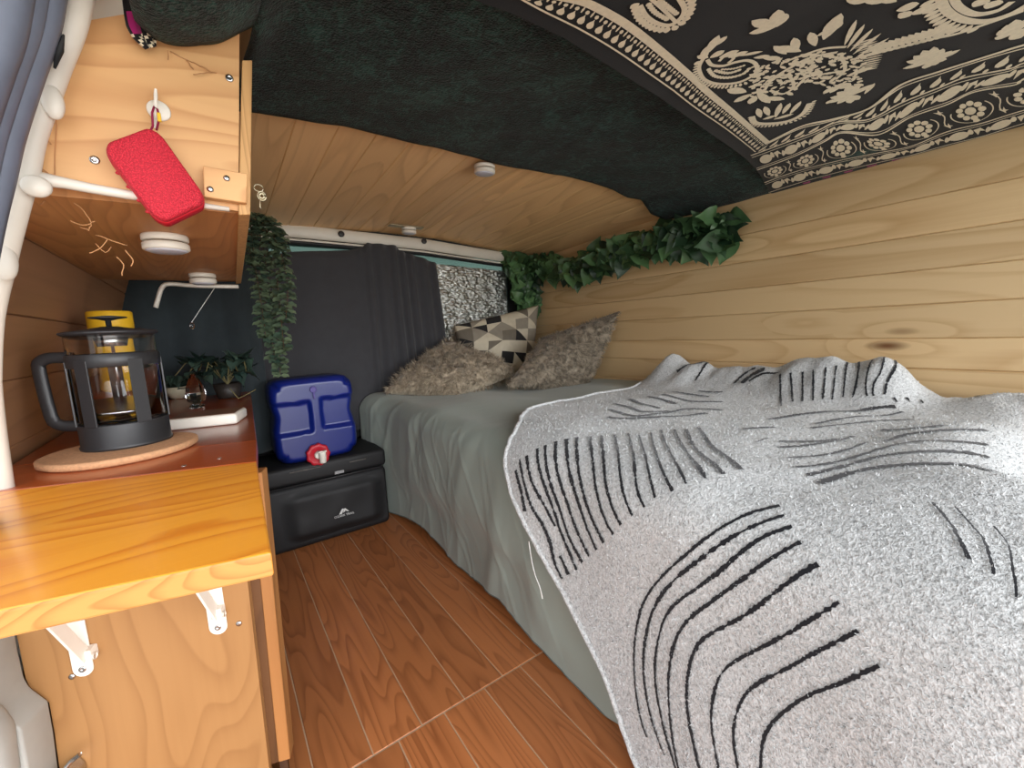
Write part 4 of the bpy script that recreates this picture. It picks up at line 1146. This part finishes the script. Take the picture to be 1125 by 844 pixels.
def fur(m, P, nrm, n, count, L, wd, flow, mat_i=0, curl=.5):
    for _ in range(count):
        side = 0 if random.random() < .72 else 1
        u, v = random.uniform(.0, n), random.uniform(.0, n)
        p = P(u, v, side); pu_ = P(min(u+.5, n), v, side)-P(max(u-.5, 0), v, side); pv_ = P(u, min(v+.5, n), side)-P(u, max(v-.5, 0), side)
        nn = pu_.cross(pv_); nn = nn.normalized() if nn.length > 1e-9 else nrm
        if nn.dot(nrm)*(1 if side == 0 else -1) < 0: nn = -nn
        cl_ = rv(.6); clump = Vector((nz(p.x*30, p.y*30, p.z*30), nz(p.x*30+9, p.y*30, p.z*30), nz(p.x*30, p.y*30+9, p.z*30)))*1.3
        m.cur = (0, 0, 0, random.uniform(-.22, .22)+clump.x*.12)
        d = (nn*.55+Vector(flow)*.6+clump+cl_*.5).normalized(); l = L*random.uniform(.6, 1.2)
        d2 = (d+Vector((0, 0, -.5))*curl+clump*.4).normalized(); sd = d.cross(nn); sd = (sd.normalized() if sd.length > 1e-5 else Vector((1, 0, 0)))*wd
        a, b = m.vert(p+sd), m.vert(p-sd); q = p+d*l*.5+nn*.002; c, e = m.vert(q+sd*.7), m.vert(q-sd*.7); t = m.vert(q+d2*l*.5)
        m.face((a, b, e, c), mat_i); m.face((c, e, t), mat_i)

# shaggy tan pillow lying flat
zB = ZB+.012
A4 = [onz(432, 436, zB+.03), onz(475, 442, zB+.0), hit(566, 413, (0, 1.72, 0), (0, 1, 0)), ony(462, 385, 2.0)]
A4 = [ony(430, 427, 1.90), ony(520, 426, 1.62), ony(566, 409, 1.68), ony(478, 384, 1.97)]
A4 = [ony(422, 432, 1.93), ony(500, 434, 1.66), ony(570, 410, 1.70), ony(492, 376, 2.0)]
m, P, nr = cushion(A4, .15, puff=.4, pinch=.03); fur(m, P, nr, 40, 9000, .034, .0011, (-.3, -.5, -.5))
pa = m.build('shaggy_pillow', FUR_A, loc=sum(A4, Vector())/4)
tag(pa, 'long-haired tan shaggy pillow lying nearest the curtain', 'pillow')
# taupe shaggy pillow leaning on the wall
B4 = [ony(556, 424, 1.56), onx(642, 434, 1.50), onx(680, 342, 1.60), ony(594, 372, 1.66)]
m, P, nr = cushion(B4, .16, puff=.42, pinch=.03); fur(m, P, nr, 40, 14000, .018, .0011, (.2, -.4, -.5))
pb = m.build('shaggy_pillow', FUR_B, loc=sum(B4, Vector())/4)
tag(pb, 'short-haired grey-brown shaggy pillow leaning against the pine wall', 'pillow')
# triangle print pillow at the back
TRI = [plain('print_cream', srgb(196, 186, 164), .85, bump=.2, bscale=900), plain('print_grey', srgb(140, 132, 118), .85, bump=.2, bscale=900), plain('print_taupe', srgb(108, 100, 88), .85, bump=.2, bscale=900), plain('print_black', srgb(30, 29, 30), .85, bump=.2, bscale=900)]
rt2 = random.Random(5)
tcol = {}
def tri(m, q, i, j, n, side):
    c = n//6
    ci, cj = i//c, j//c; a, b = (i % c), (j % c); flip = (ci+cj) % 2
    def col(k):
        key = (ci, cj, k, side)
        if key not in tcol: tcol[key] = rt2.choice((0, 0, 1, 1, 2, 2, 3))
        return tcol[key]
    if not flip:
        if a == b: m.face((q[0], q[1], q[2]), col(0)); m.face((q[0], q[2], q[3]), col(1))
        else: m.face(q, col(0) if a > b else col(1))
    else:
        if a+b == c-1: m.face((q[0], q[1], q[3]), col(0)); m.face((q[1], q[2], q[3]), col(1))
        else: m.face(q, col(0) if a+b < c-1 else col(1))
C4 = [ony(503, 402, 1.99), ony(585, 420, 1.86), ony(592, 335, 1.95), ony(498, 358, 2.03)]
m, P, nr = cushion(C4, .14, n=42, puff=.45, pinch=.06, tri=tri)
pcu = m.build('patterned_pillow', TRI, loc=sum(C4, Vector())/4)
tag(pcu, 'pillow printed with cream, grey and black triangles against the foil blind', 'pillow')

# ------------------------------------------------------------------ cloths on the ceiling
def tz(x, y):
    z = interp(x, [(.0, 1.243), (.35, 1.262), (.8, 1.274), (1.2, 1.262), (1.5, 1.246), (1.66, 1.238)])
    return z + .004*math.sin(y*14+x*3)*smooth((1.62-x)/.2)
FLZ = [(p.x, p.z) for p in (ony(u, v, .744) for u, v in ((140, 50), (152, 56), (186, 51), (219, 50), (242, 57), (261, 61), (279, 68)))]
def fz(x, y):
    sag = .012*(1+nz(x*3, y*3, 4)) + .02*smooth((.9-y)/.5)
    sag *= smooth((1.13-y)/.3)
    left = smooth((.16-x)/.14)
    z = max(arch(max(x, .1))-.014-sag, tz(x, y)+.009)
    return lerp(z, interp(x, FLZ)+.003*nz(x*20, y*9), left*smooth((.95-y)/.2))
FE = [onsurf(u, v, lambda x, y: arch(x)-.012, 1.32) for u, v in ((277, 118), (310, 124), (345, 129), (375, 133), (405, 141), (440, 150), (475, 158), (510, 167), (545, 177), (580, 183), (615, 190), (650, 197), (675, 206), (690, 215), (705, 217), (715, 232), (738, 243))]
fe = [(.05, FE[0].y)]+[(p.x, p.y) for p in FE]+[(1.66, FE[-1].y-.02)]
fe = sorted(fe)
mb = MB()
def fleece(s, t):
    x = lerp(.098, XR-.006, s); y = lerp(-.4, interp(x, fe), t)
    z = fz(x, y)+.004*nz(x*9, y*9, 2)
    if t > .985: z += .0
    return (x, y, z)
mb.grid(fleece, 110, 100)
def flap(s, t):
    x = lerp(ony(157, 40, .744).x-.02*(1-t), .098, s); y = lerp(-.4, .746, t)
    y -= .03*max(0, 1-s/.35)**2*t
    z = fz(x, y)+.004*nz(x*9, y*9, 2)*s + .014*max(0, 1-s/.22)**2 + .010*max(0, (t-.93)/.07)**2
    if t > .9: z += .02*((t-.9)/.1)**2*0
    return (x, y, z)
mb.grid(flap, 24, 60)
fl = mb.build('fleece_blanket', FLEECE, loc=(.8, .6, 1.3)); md = fl.modifiers.new('thickness', 'SOLIDIFY'); md.thickness = .008; md.offset = -1
tag(fl, 'dark green fleece blanket pinned across the ceiling', 'blanket')

def T2(u, v): p = onsurf(u, v, tz); return (p.x, p.y)
edge_px = [(430, -60), (520, 0), (560, 14), (620, 42), (700, 92), (750, 125), (800, 160), (822, 177), (835, 192), (848, 213)]
te = sorted([(min(T2(u, v)[0], XR-.003), T2(u, v)[1]) for u, v in edge_px])
te = [(-.3, te[0][1]-.0)]+te+[(1.66, te[-1][1])]
mb = MB()
def tap(s, t):
    x = lerp(.12, XR-.004, s); y = lerp(-.4, interp(x, te), t); return (x, y, tz(x, y))
mb.grid(tap, 120, 110, 0)
TH = .0022
def stitch(poly, mi=1, lift=TH):
    """one embroidered patch, given by its outline on the cloth (x, y)"""
    poly = [p for p in poly if p[0] < XR-.006]
    if len(poly) < 3: return
    ids = [mb.vert((x, y, tz(x, y)-lift)) for x, y in poly]; mb.face(ids, mi, False)
def strip(line, w, mi=1, lift=TH):
    """a stitched line: points (x, y) on the cloth with half width w"""
    prev = None
    for k, p in enumerate(line):
        a, b = Vector(line[max(k-1, 0)]), Vector(line[min(k+1, len(line)-1)]); d = (b-a)
        if d.length < 1e-7: continue
        d.normalize(); s_ = Vector((-d.y, d.x)); ww = w[k] if isinstance(w, list) else w
        if p[0] > XR-.006: prev = None; continue
        v1 = mb.vert((p[0]+s_.x*ww, p[1]+s_.y*ww, tz(p[0]+s_.x*ww, p[1]+s_.y*ww)-lift)); v2 = mb.vert((p[0]-s_.x*ww, p[1]-s_.y*ww, tz(p[0]-s_.x*ww, p[1]-s_.y*ww)-lift))
        if prev: mb.face((prev[0], prev[1], v2, v1), mi, False)
        prev = (v1, v2)
def curve2(P, k=8):
    Q, _ = densify([Vector((p[0], p[1], 0)) for p in P], [1]*len(P), k); return [(q.x, q.y) for q in Q]
def px(l): return [T2(u, v) for u, v in l]
class Guide:
    """a rail on the cloth with arc length"""
    def __init__(s, pts, ext0=None, ext1=None):
        q = curve2(pts)
        if ext0: a, b = Vector(q[0]), Vector(q[2]); q = [tuple(a+(a-b).normalized()*ext0)]+q
        if ext1: a, b = Vector(q[-1]), Vector(q[-3]); q = q+[tuple(a+(a-b).normalized()*ext1)]
        s.q = [Vector(p) for p in q]; s.L = [0]
        for a, b in zip(s.q, s.q[1:]): s.L.append(s.L[-1]+(b-a).length)
        s.len = s.L[-1]
    def at(s, d):
        d = max(0, min(s.len, d))
        for k in range(len(s.L)-1):
            if d <= s.L[k+1] or k == len(s.L)-2:
                t = (d-s.L[k])/max(1e-9, s.L[k+1]-s.L[k]); p = s.q[k].lerp(s.q[k+1], t); dd = (s.q[k+1]-s.q[k]).normalized(); return p, dd
def between(g0, g1, f, t):
    """point at share f along and t across from rail g0 to rail g1"""
    a, _ = g0.at(f*g0.len); b, _ = g1.at(f*g1.len); p = a.lerp(b, t); return (p.x, p.y)
def band(g0, g1, t, w, n=140, f0=0, f1=1): strip([between(g0, g1, lerp(f0, f1, k/n), t) for k in range(n+1)], w)
def patch(g0, g1, fc, tc, rf, rt, shape, rot=0, mi=1, lift=TH):
    """closed shape (list of (a, b) in -1..1) laid between two rails"""
    c, s_ = math.cos(rot), math.sin(rot)
    stitch([between(g0, g1, fc+rf*(a*c-b*s_), tc+rt*(a*s_+b*c)) for a, b in shape], mi, lift)
def ell(n=14, k=1.): return [(math.cos(i*2*math.pi/n), k*math.sin(i*2*math.pi/n)) for i in range(n)]
TEAR = [(0, 1), (.22, .55), (.7, .1), (.95, -.35), (.7, -.8), (0, -1), (-.7, -.8), (-.95, -.35), (-.7, .1), (-.22, .55)]
HEART = [(0, -1), (.35, -.6), (.9, .1), (.85, .7), (.45, .95), (0, .6), (-.45, .95), (-.85, .7), (-.9, .1), (-.35, -.6)]

# border along the fleece: white line, a row of hanging buds, a checked band
gA = Guide(px([(585, 4), (600, 12), (640, 32), (680, 56), (720, 84), (760, 114), (800, 142), (830, 166)]), ext0=.40)
gB = Guide(px([(606, -8), (640, -3), (660, 5), (694, 25), (735, 58), (775, 94), (810, 124), (845, 155)]), ext0=.40)
strip([tuple(gA.at(gA.len*k/200)[0]) for k in range(201)], .0016)
for t in (.80, 1.0): band(gA, gB, t, .0022)
for t in (.90,): band(gA, gB, t, .0052)
NB = 62
for k in range(NB):
    f = (k+.5)/NB
    patch(gA, gB, f, .34, .0058, .20, TEAR)
    patch(gA, gB, f, .62, .003, .08, ell(8))
    patch(gA, gB, f+.5/NB, .64, .0016, .13, ell(6))
# wide border along the wall
w0 = [(845, 155), (880, 138), (915, 130), (955, 118), (990, 92), (1030, 78), (1080, 62), (1125, 48), (1180, 34)]
w1 = [(825, 170), (860, 157), (895, 144), (920, 133), (955, 130), (990, 112), (1030, 96), (1060, 84), (1110, 74), (1125, 68), (1180, 54)]
w2 = [(832, 186), (870, 172), (905, 155), (925, 145), (965, 147), (1000, 128), (1040, 114), (1070, 100), (1115, 92), (1125, 86), (1180, 72)]
w3 = [(840, 200), (880, 186), (920, 176), (960, 168), (1000, 160), (1040, 144), (1080, 134), (1125, 120), (1180, 106)]
w4 = [(845, 212), (880, 201), (920, 190), (960, 180), (1000, 171), (1040, 160), (1080, 150), (1125, 136), (1180, 122)]
G = [Guide(px(w), ext1=.35) for w in (w0, w1, w2, w3, w4)]
for g, w in ((G[0], .004), (G[1], .003), (G[2], .003), (G[3], .003)): strip([tuple(g.at(g.len*k/200)[0]) for k in range(201)], w)
band(G[0], G[1], .16, .0022); band(G[1], G[2], .14, .0018); band(G[1], G[2], .88, .0018); band(G[3], G[4], .14, .0016); band(G[3], G[4], .9, .0022)
N1 = 30
for k in range(N1):
    f = (k+.5)/N1
    patch(G[0], G[1], f, .56, .0095, .27, TEAR, math.pi); patch(G[0], G[1], f+.5/N1, .88, .004, .10, ell(8))
N2 = 14
for k in range(N2):
    f = (k+.5)/N2
    for gi in (1, 3):
        patch(G[gi], G[gi+1], f, .5, .018, .27, ell(18)); patch(G[gi], G[gi+1], f+.26/N2*1, .42, .007, .2, TEAR, 1.2); patch(G[gi], G[gi+1], f+.5/N2, .5, .010, .24, [(-1, -.8), (.2, -1), (1, .2), (.1, -.2), (-.3, .9)]); patch(G[gi], G[gi+1], f+.72/N2, .55, .006, .2, TEAR, -1.2)
N3 = 11
for k in range(N3):
    f = (k+.5)/N3
    for a in range(9):
        an = 2*math.pi*(a/9)+.2; c, s_ = math.cos(an), math.sin(an)
        patch(G[2], G[3], f+.0185*c, .5+.25*s_, .0062, .085, ell(10), an)
    patch(G[2], G[3], f, .5, .0095, .13, ell(12)); patch(G[2], G[3], f, .86, .006, .06, ell(8))
    strip([between(G[2], G[3], f+.034*math.cos(a*.2), .54+.36*math.sin(a*.2)) for a in range(-3, 19)], .0011)
    for sg_ in (-1, 1):
        patch(G[2], G[3], f+.5/N3, .5+.30*sg_, .007, .12, [(-1, -.6), (-.2, -.2), (.3, -1), (.4, -.1), (1, .2), (.3, .3), (.1, 1), (-.3, .3)])
    strip([between(G[2], G[3], f+.5/N3+.004*math.sin(b*.9), .2+.6*b/6) for b in range(7)], .0011)
# magenta trim showing at the wall
for k in range(0, 16): patch(G[3], G[4], .12+k*.055, 1.06, .012, .07, [(-1, -1), (1, -1), (.7, 1), (-.7, .6)], mi=2)
# field motifs
def petal(base, tip, w, mi=1, shape=None, sc=1.):
    """one petal between two points of the cloth"""
    a, b = Vector(base), Vector(tip); d = b-a; L = d.length
    if L < 1e-6: return
    d /= L; s_ = Vector((-d.y, d.x)); out = []
    for t, ww in ((0, .1), (.15, .55), (.4, .95), (.65, 1), (.85, .65), (1, .05)): out.append((t, ww))
    l = [tuple(a+d*L*t+s_*w*ww) for t, ww in out]; r_ = [tuple(a+d*L*t-s_*w*ww) for t, ww in reversed(out)]
    stitch(l+r_, mi)
SHIFT = [(0, 0)]
def motif(fn):
    fn(lambda u, v: T2(u, v), (0, 0))
def pp_(u, v): return T2(u, v)
def pet(u0, v0, u1, v1, w): petal(T2(u0, v0), T2(u1, v1), w)
def ln(pts, w): strip(curve2(px(pts), 6), w)
def dotted(pts, n, r_):
    g = Guide(px(pts))
    for k in range(n):
        p, _ = g.at(g.len*(k+.5)/n); stitch([(p.x+r_*math.cos(a), p.y+r_*math.sin(a)) for a in np.linspace(0, 2*math.pi, 9)[:-1]])
def fringe(pts, n, L, w, flip=1):
    g = Guide(px(pts))
    for k in range(n):
        p, d = g.at(g.len*(k+.5)/n); s_ = Vector((-d.y, d.x))*flip; petal(tuple(p), tuple(p+s_*L+d*L*.2), w)
start = len(mb.v); fstart = len(mb.f)
# butterfly-shaped flower
pet(852, 28, 826, 21, .010); pet(852, 28, 823, 35, .008); pet(852, 27, 855, 9, .010); pet(853, 28, 864, 13, .009)
# paisley
ln([(772, 64), (768, 74), (774, 86), (790, 91), (812, 89), (829, 80), (831, 70), (822, 65), (808, 67), (794, 71), (782, 70), (777, 64)], .0035)
fringe([(771, 66), (769, 78), (780, 89), (800, 92), (822, 87), (832, 74)], 26, .012, .003, 1)
dotted([(778, 74), (785, 82), (800, 84), (816, 80), (824, 73)], 16, .0042); dotted([(785, 76), (800, 79), (814, 75)], 9, .004); dotted([(792, 75), (806, 74), (819, 70)], 8, .003)
pet(772, 66, 776, 50, .007); pet(776, 58, 790, 37, .008); pet(783, 50, 799, 38, .006); pet(780, 62, 796, 54, .008); pet(790, 62, 812, 54, .008); pet(800, 62, 822, 55, .006); pet(812, 60, 838, 55, .004); pet(772, 66, 762, 69, .005); pet(778, 62, 766, 60, .006)
ln([(790, 66), (797, 60), (806, 62), (800, 68)], .003)
# the big bird-shaped bouquet
for r0, (cu_, cv) in ((1., (870, 86)),):
    for k in range(260):
        rr0 = random.Random(k)
        t = rr0.random(); u_ = 822+t*126; lo = 60 - 8*math.sin(t*3.14) + (10*(1-t)); hi = 105-16*t+3*math.sin(t*9)
        v_ = lerp(lo, hi, rr0.random()); an = rr0.uniform(-.9, .5); L = rr0.uniform(4, 9)
        pet(u_, v_, u_+L*math.cos(an), v_+L*math.sin(an), rr0.uniform(.0022, .0045))
ln([(858, 68), (880, 60), (905, 52), (930, 50)], .003); ln([(850, 84), (870, 72), (890, 62), (920, 56)], .0035); ln([(840, 98), (850, 84), (866, 82), (872, 94), (860, 102), (846, 98)], .003); ln([(874, 96), (886, 84), (905, 80), (930, 76)], .003); ln([(905, 60), (925, 64), (928, 76), (918, 86)], .003)
for k in range(5): pet(928+3*k, 48+3.5*k, 941+9*k, 20+3.5*k+1.5*k, .0042)
fringe([(935, 48), (944, 58), (946, 66), (942, 78)], 16, .030, .0022, -1)
pet(880, 55, 853, 50, .008); pet(864, 58, 850, 49, .006); pet(876, 54, 872, 40, .007); pet(896, 49, 890, 34, .007); pet(905, 42, 924, 13, .011); pet(906, 38, 916, 20, .008); pet(898, 38, 910, 32, .005); pet(912, 34, 926, 22, .006)
pet(838, 62, 858, 63, .006); pet(828, 62, 846, 60, .005)
pet(820, 100, 799, 97, .010); pet(826, 102, 806, 111, .009); pet(830, 104, 824, 113, .009); pet(832, 100, 846, 112, .008); pet(838, 106, 862, 108, .007)
pet(930, 82, 960, 72, .007); pet(925, 90, 912, 101, .008); pet(920, 92, 934, 94, .010); pet(915, 94, 905, 102, .007)
# small half wreath
ln([(826, 127), (830, 134), (846, 135), (866, 132), (882, 124), (890, 112)], .006); fringe([(826, 126), (832, 136), (850, 136), (870, 132), (885, 124), (892, 110)], 26, .009, .003, 1)
for u0, v0, u1, v1 in ((836, 128, 832, 118), (845, 126, 840, 116), (852, 128, 858, 112), (860, 124, 868, 112), (868, 124, 880, 110), (850, 130, 872, 124), (838, 130, 852, 126)): pet(u0, v0, u1, v1, .006)
# lotus beside it
for u1, v1 in ((909, 112), (912, 106), (920, 100), (932, 92), (944, 90), (952, 94), (960, 91), (944, 108), (935, 112), (920, 113)): pet(934, 104, u1, v1, .008)
pet(915, 108, 908, 113, .006); pet(950, 102, 961, 90, .005)
# lotus pair further right
for u1, v1 in ((992, 74), (996, 66), (1004, 60), (1014, 54), (1026, 50), (1036, 52), (1046, 54), (1055, 53), (1040, 64), (1028, 70), (1016, 74)): pet(1024, 66, u1, v1, .008)
# feathered branch
for k in range(12):
    t = k/11; u_, v_ = lerp(960, 1040, t), lerp(56, 36, t); pet(u_+4, v_, u_-5, v_-7-3*t, .0055); pet(u_+4, v_, u_-7, v_+4, .005)
ln([(958, 56), (990, 50), (1020, 42), (1050, 36), (1080, 26), (1125, 10)], .0035); ln([(1030, 40), (1034, 30), (1046, 30), (1044, 36)], .004)
# big paisley at the frame's edge
fringe([(1030, -6), (1038, 14), (1056, 24), (1080, 26)], 13, .020, .006, 1); ln([(1032, -8), (1040, 10), (1058, 20), (1082, 22), (1110, 14), (1135, 0)], .006); ln([(1046, -8), (1054, 6), (1072, 14), (1096, 10), (1112, 0)], .005)
pet(985, 10, 1010, 2, .010); pet(1000, 14, 1030, 4, .010); pet(988, 13, 1000, 16, .008); pet(1070, 6, 1085, -4, .012); pet(1084, 8, 1098, -2, .012)
for u1, v1 in ((1093, 40), (1098, 32), (1106, 26), (1116, 20), (1126, 20), (1132, 30), (1122, 40)): pet(1112, 36, u1, v1, .009)
pet(930, -2, 950, 1, .006); pet(948, -2, 970, 1, .006); pet(965, -3, 985, 0, .006)
# round sprig near the top
ln([(703, 4), (710, 16), (722, 24), (736, 26), (748, 18), (752, 8), (746, -4)], .004); fringe([(702, 0), (708, 16), (722, 26), (738, 27), (750, 17), (754, 4), (748, -8)], 22, .014, .0055, 1)
ln([(714, -4), (728, 8), (742, 22)], .003); dotted([(712, 2), (720, 12), (734, 20)], 9, .0045); dotted([(724, -2), (734, 6), (744, 14)], 9, .0045)
nv, nf = len(mb.v), len(mb.f)
# the same embroidery repeats along the cloth beyond the picture
for dx, dy in ((-.62, -.12), (.0, -.62)):
    mp = {}
    for k in range(start, nv):
        x, y, z = mb.v[k]; X, Y_ = x+dx, y+dy
        mp[k] = (X, Y_)
    for fi in range(fstart, nf):
        P_ = [mp[k] for k in mb.f[fi]]
        if all(.14 < p[0] < 1.17 and -.48 < p[1] < .30 for p in P_) and not (dx < 0 and max(p[1] for p in P_) > .24-.0): stitch(P_, 1)
tp_ = mb.build('tapestry', [TAP, EMB, PINKTRIM], loc=(1.0, .2, 1.26))
tag(tp_, 'black tapestry with cream paisley embroidery stretched over the near ceiling', 'tapestry')
# magenta corner of another cloth peeking out left of the fleece
mb = MB()
def peek(s, t):
    v_ = lerp(-8, 54, t); lo = interp(v_, [(-8, 133), (15, 136), (30, 140), (42, 147), (54, 161)]); u_ = lerp(lo, 172, s)
    return ony(u_, v_-3*s*t, .734+.012*s+.003*math.sin(s*14+t*3))
mb.grid(peek, 10, 20)
for k in range(len(mb.f)):
    i, j = k//20, k % 20; mb.m[k] = 1 if (i in (1, 2, 3) and 6 < j < 15) or (i == 6 and j < 8) else (2 if j >= 15 and (i+j) % 3 == 0 else 0)
pk_ = mb.build('printed_cloth', [TAP, PINKTRIM, EMB], loc=ony(146, 30, .738)); md = pk_.modifiers.new('thickness', 'SOLIDIFY'); md.thickness = .002
tag(pk_, 'corner of a black and magenta printed cloth at the left end of the fleece', 'cloth')

# ------------------------------------------------------------------ daylight
w = bpy.data.worlds.new('daylight'); bpy.context.scene.world = w; w.use_nodes = True
nt = w.node_tree; bg = nt.nodes['Background']
tc = nt.nodes.new('ShaderNodeTexCoord'); sp = nt.nodes.new('ShaderNodeSeparateXYZ'); nt.links.new(tc.outputs['Generated'], sp.inputs[0])
rp = nt.nodes.new('ShaderNodeValToRGB'); mr = nt.nodes.new('ShaderNodeMapRange'); mr.inputs[1].default_value = -1; nt.links.new(sp.outputs['Z'], mr.inputs[0]); nt.links.new(mr.outputs[0], rp.inputs[0])
e = rp.color_ramp.elements; e[0].position = .0; e[0].color = (.42, .42, .40, 1); e[1].position = 1; e[1].color = (1, 1.02, 1.06, 1)
k = e.new(.48); k.color = (.5, .5, .48, 1); k = e.new(.54); k.color = (.95, .97, 1., 1)
# bright lobe added to the sky ahead of the van to lift its dark rear
dp = nt.nodes.new('ShaderNodeVectorMath'); dp.operation = 'DOT_PRODUCT'; nt.links.new(tc.outputs['Generated'], dp.inputs[0]); dp.inputs[1].default_value = Vector((.12, -1, .10)).normalized()
lr = nt.nodes.new('ShaderNodeMapRange'); lr.interpolation_type = 'SMOOTHSTEP'; lr.inputs[1].default_value = .72; lr.inputs[2].default_value = .99; lr.inputs[3].default_value = 2.1; lr.inputs[4].default_value = 11.
nt.links.new(dp.outputs['Value'], lr.inputs[0]); nt.links.new(lr.outputs[0], bg.inputs[1])
nt.links.new(rp.outputs[0], bg.inputs[0])

sc = bpy.context.scene
sc.view_settings.view_transform = 'Standard'; sc.view_settings.look = 'None'; sc.view_settings.gamma = 1; sc.view_settings.use_curve_mapping = False
sc.view_settings.exposure = 0
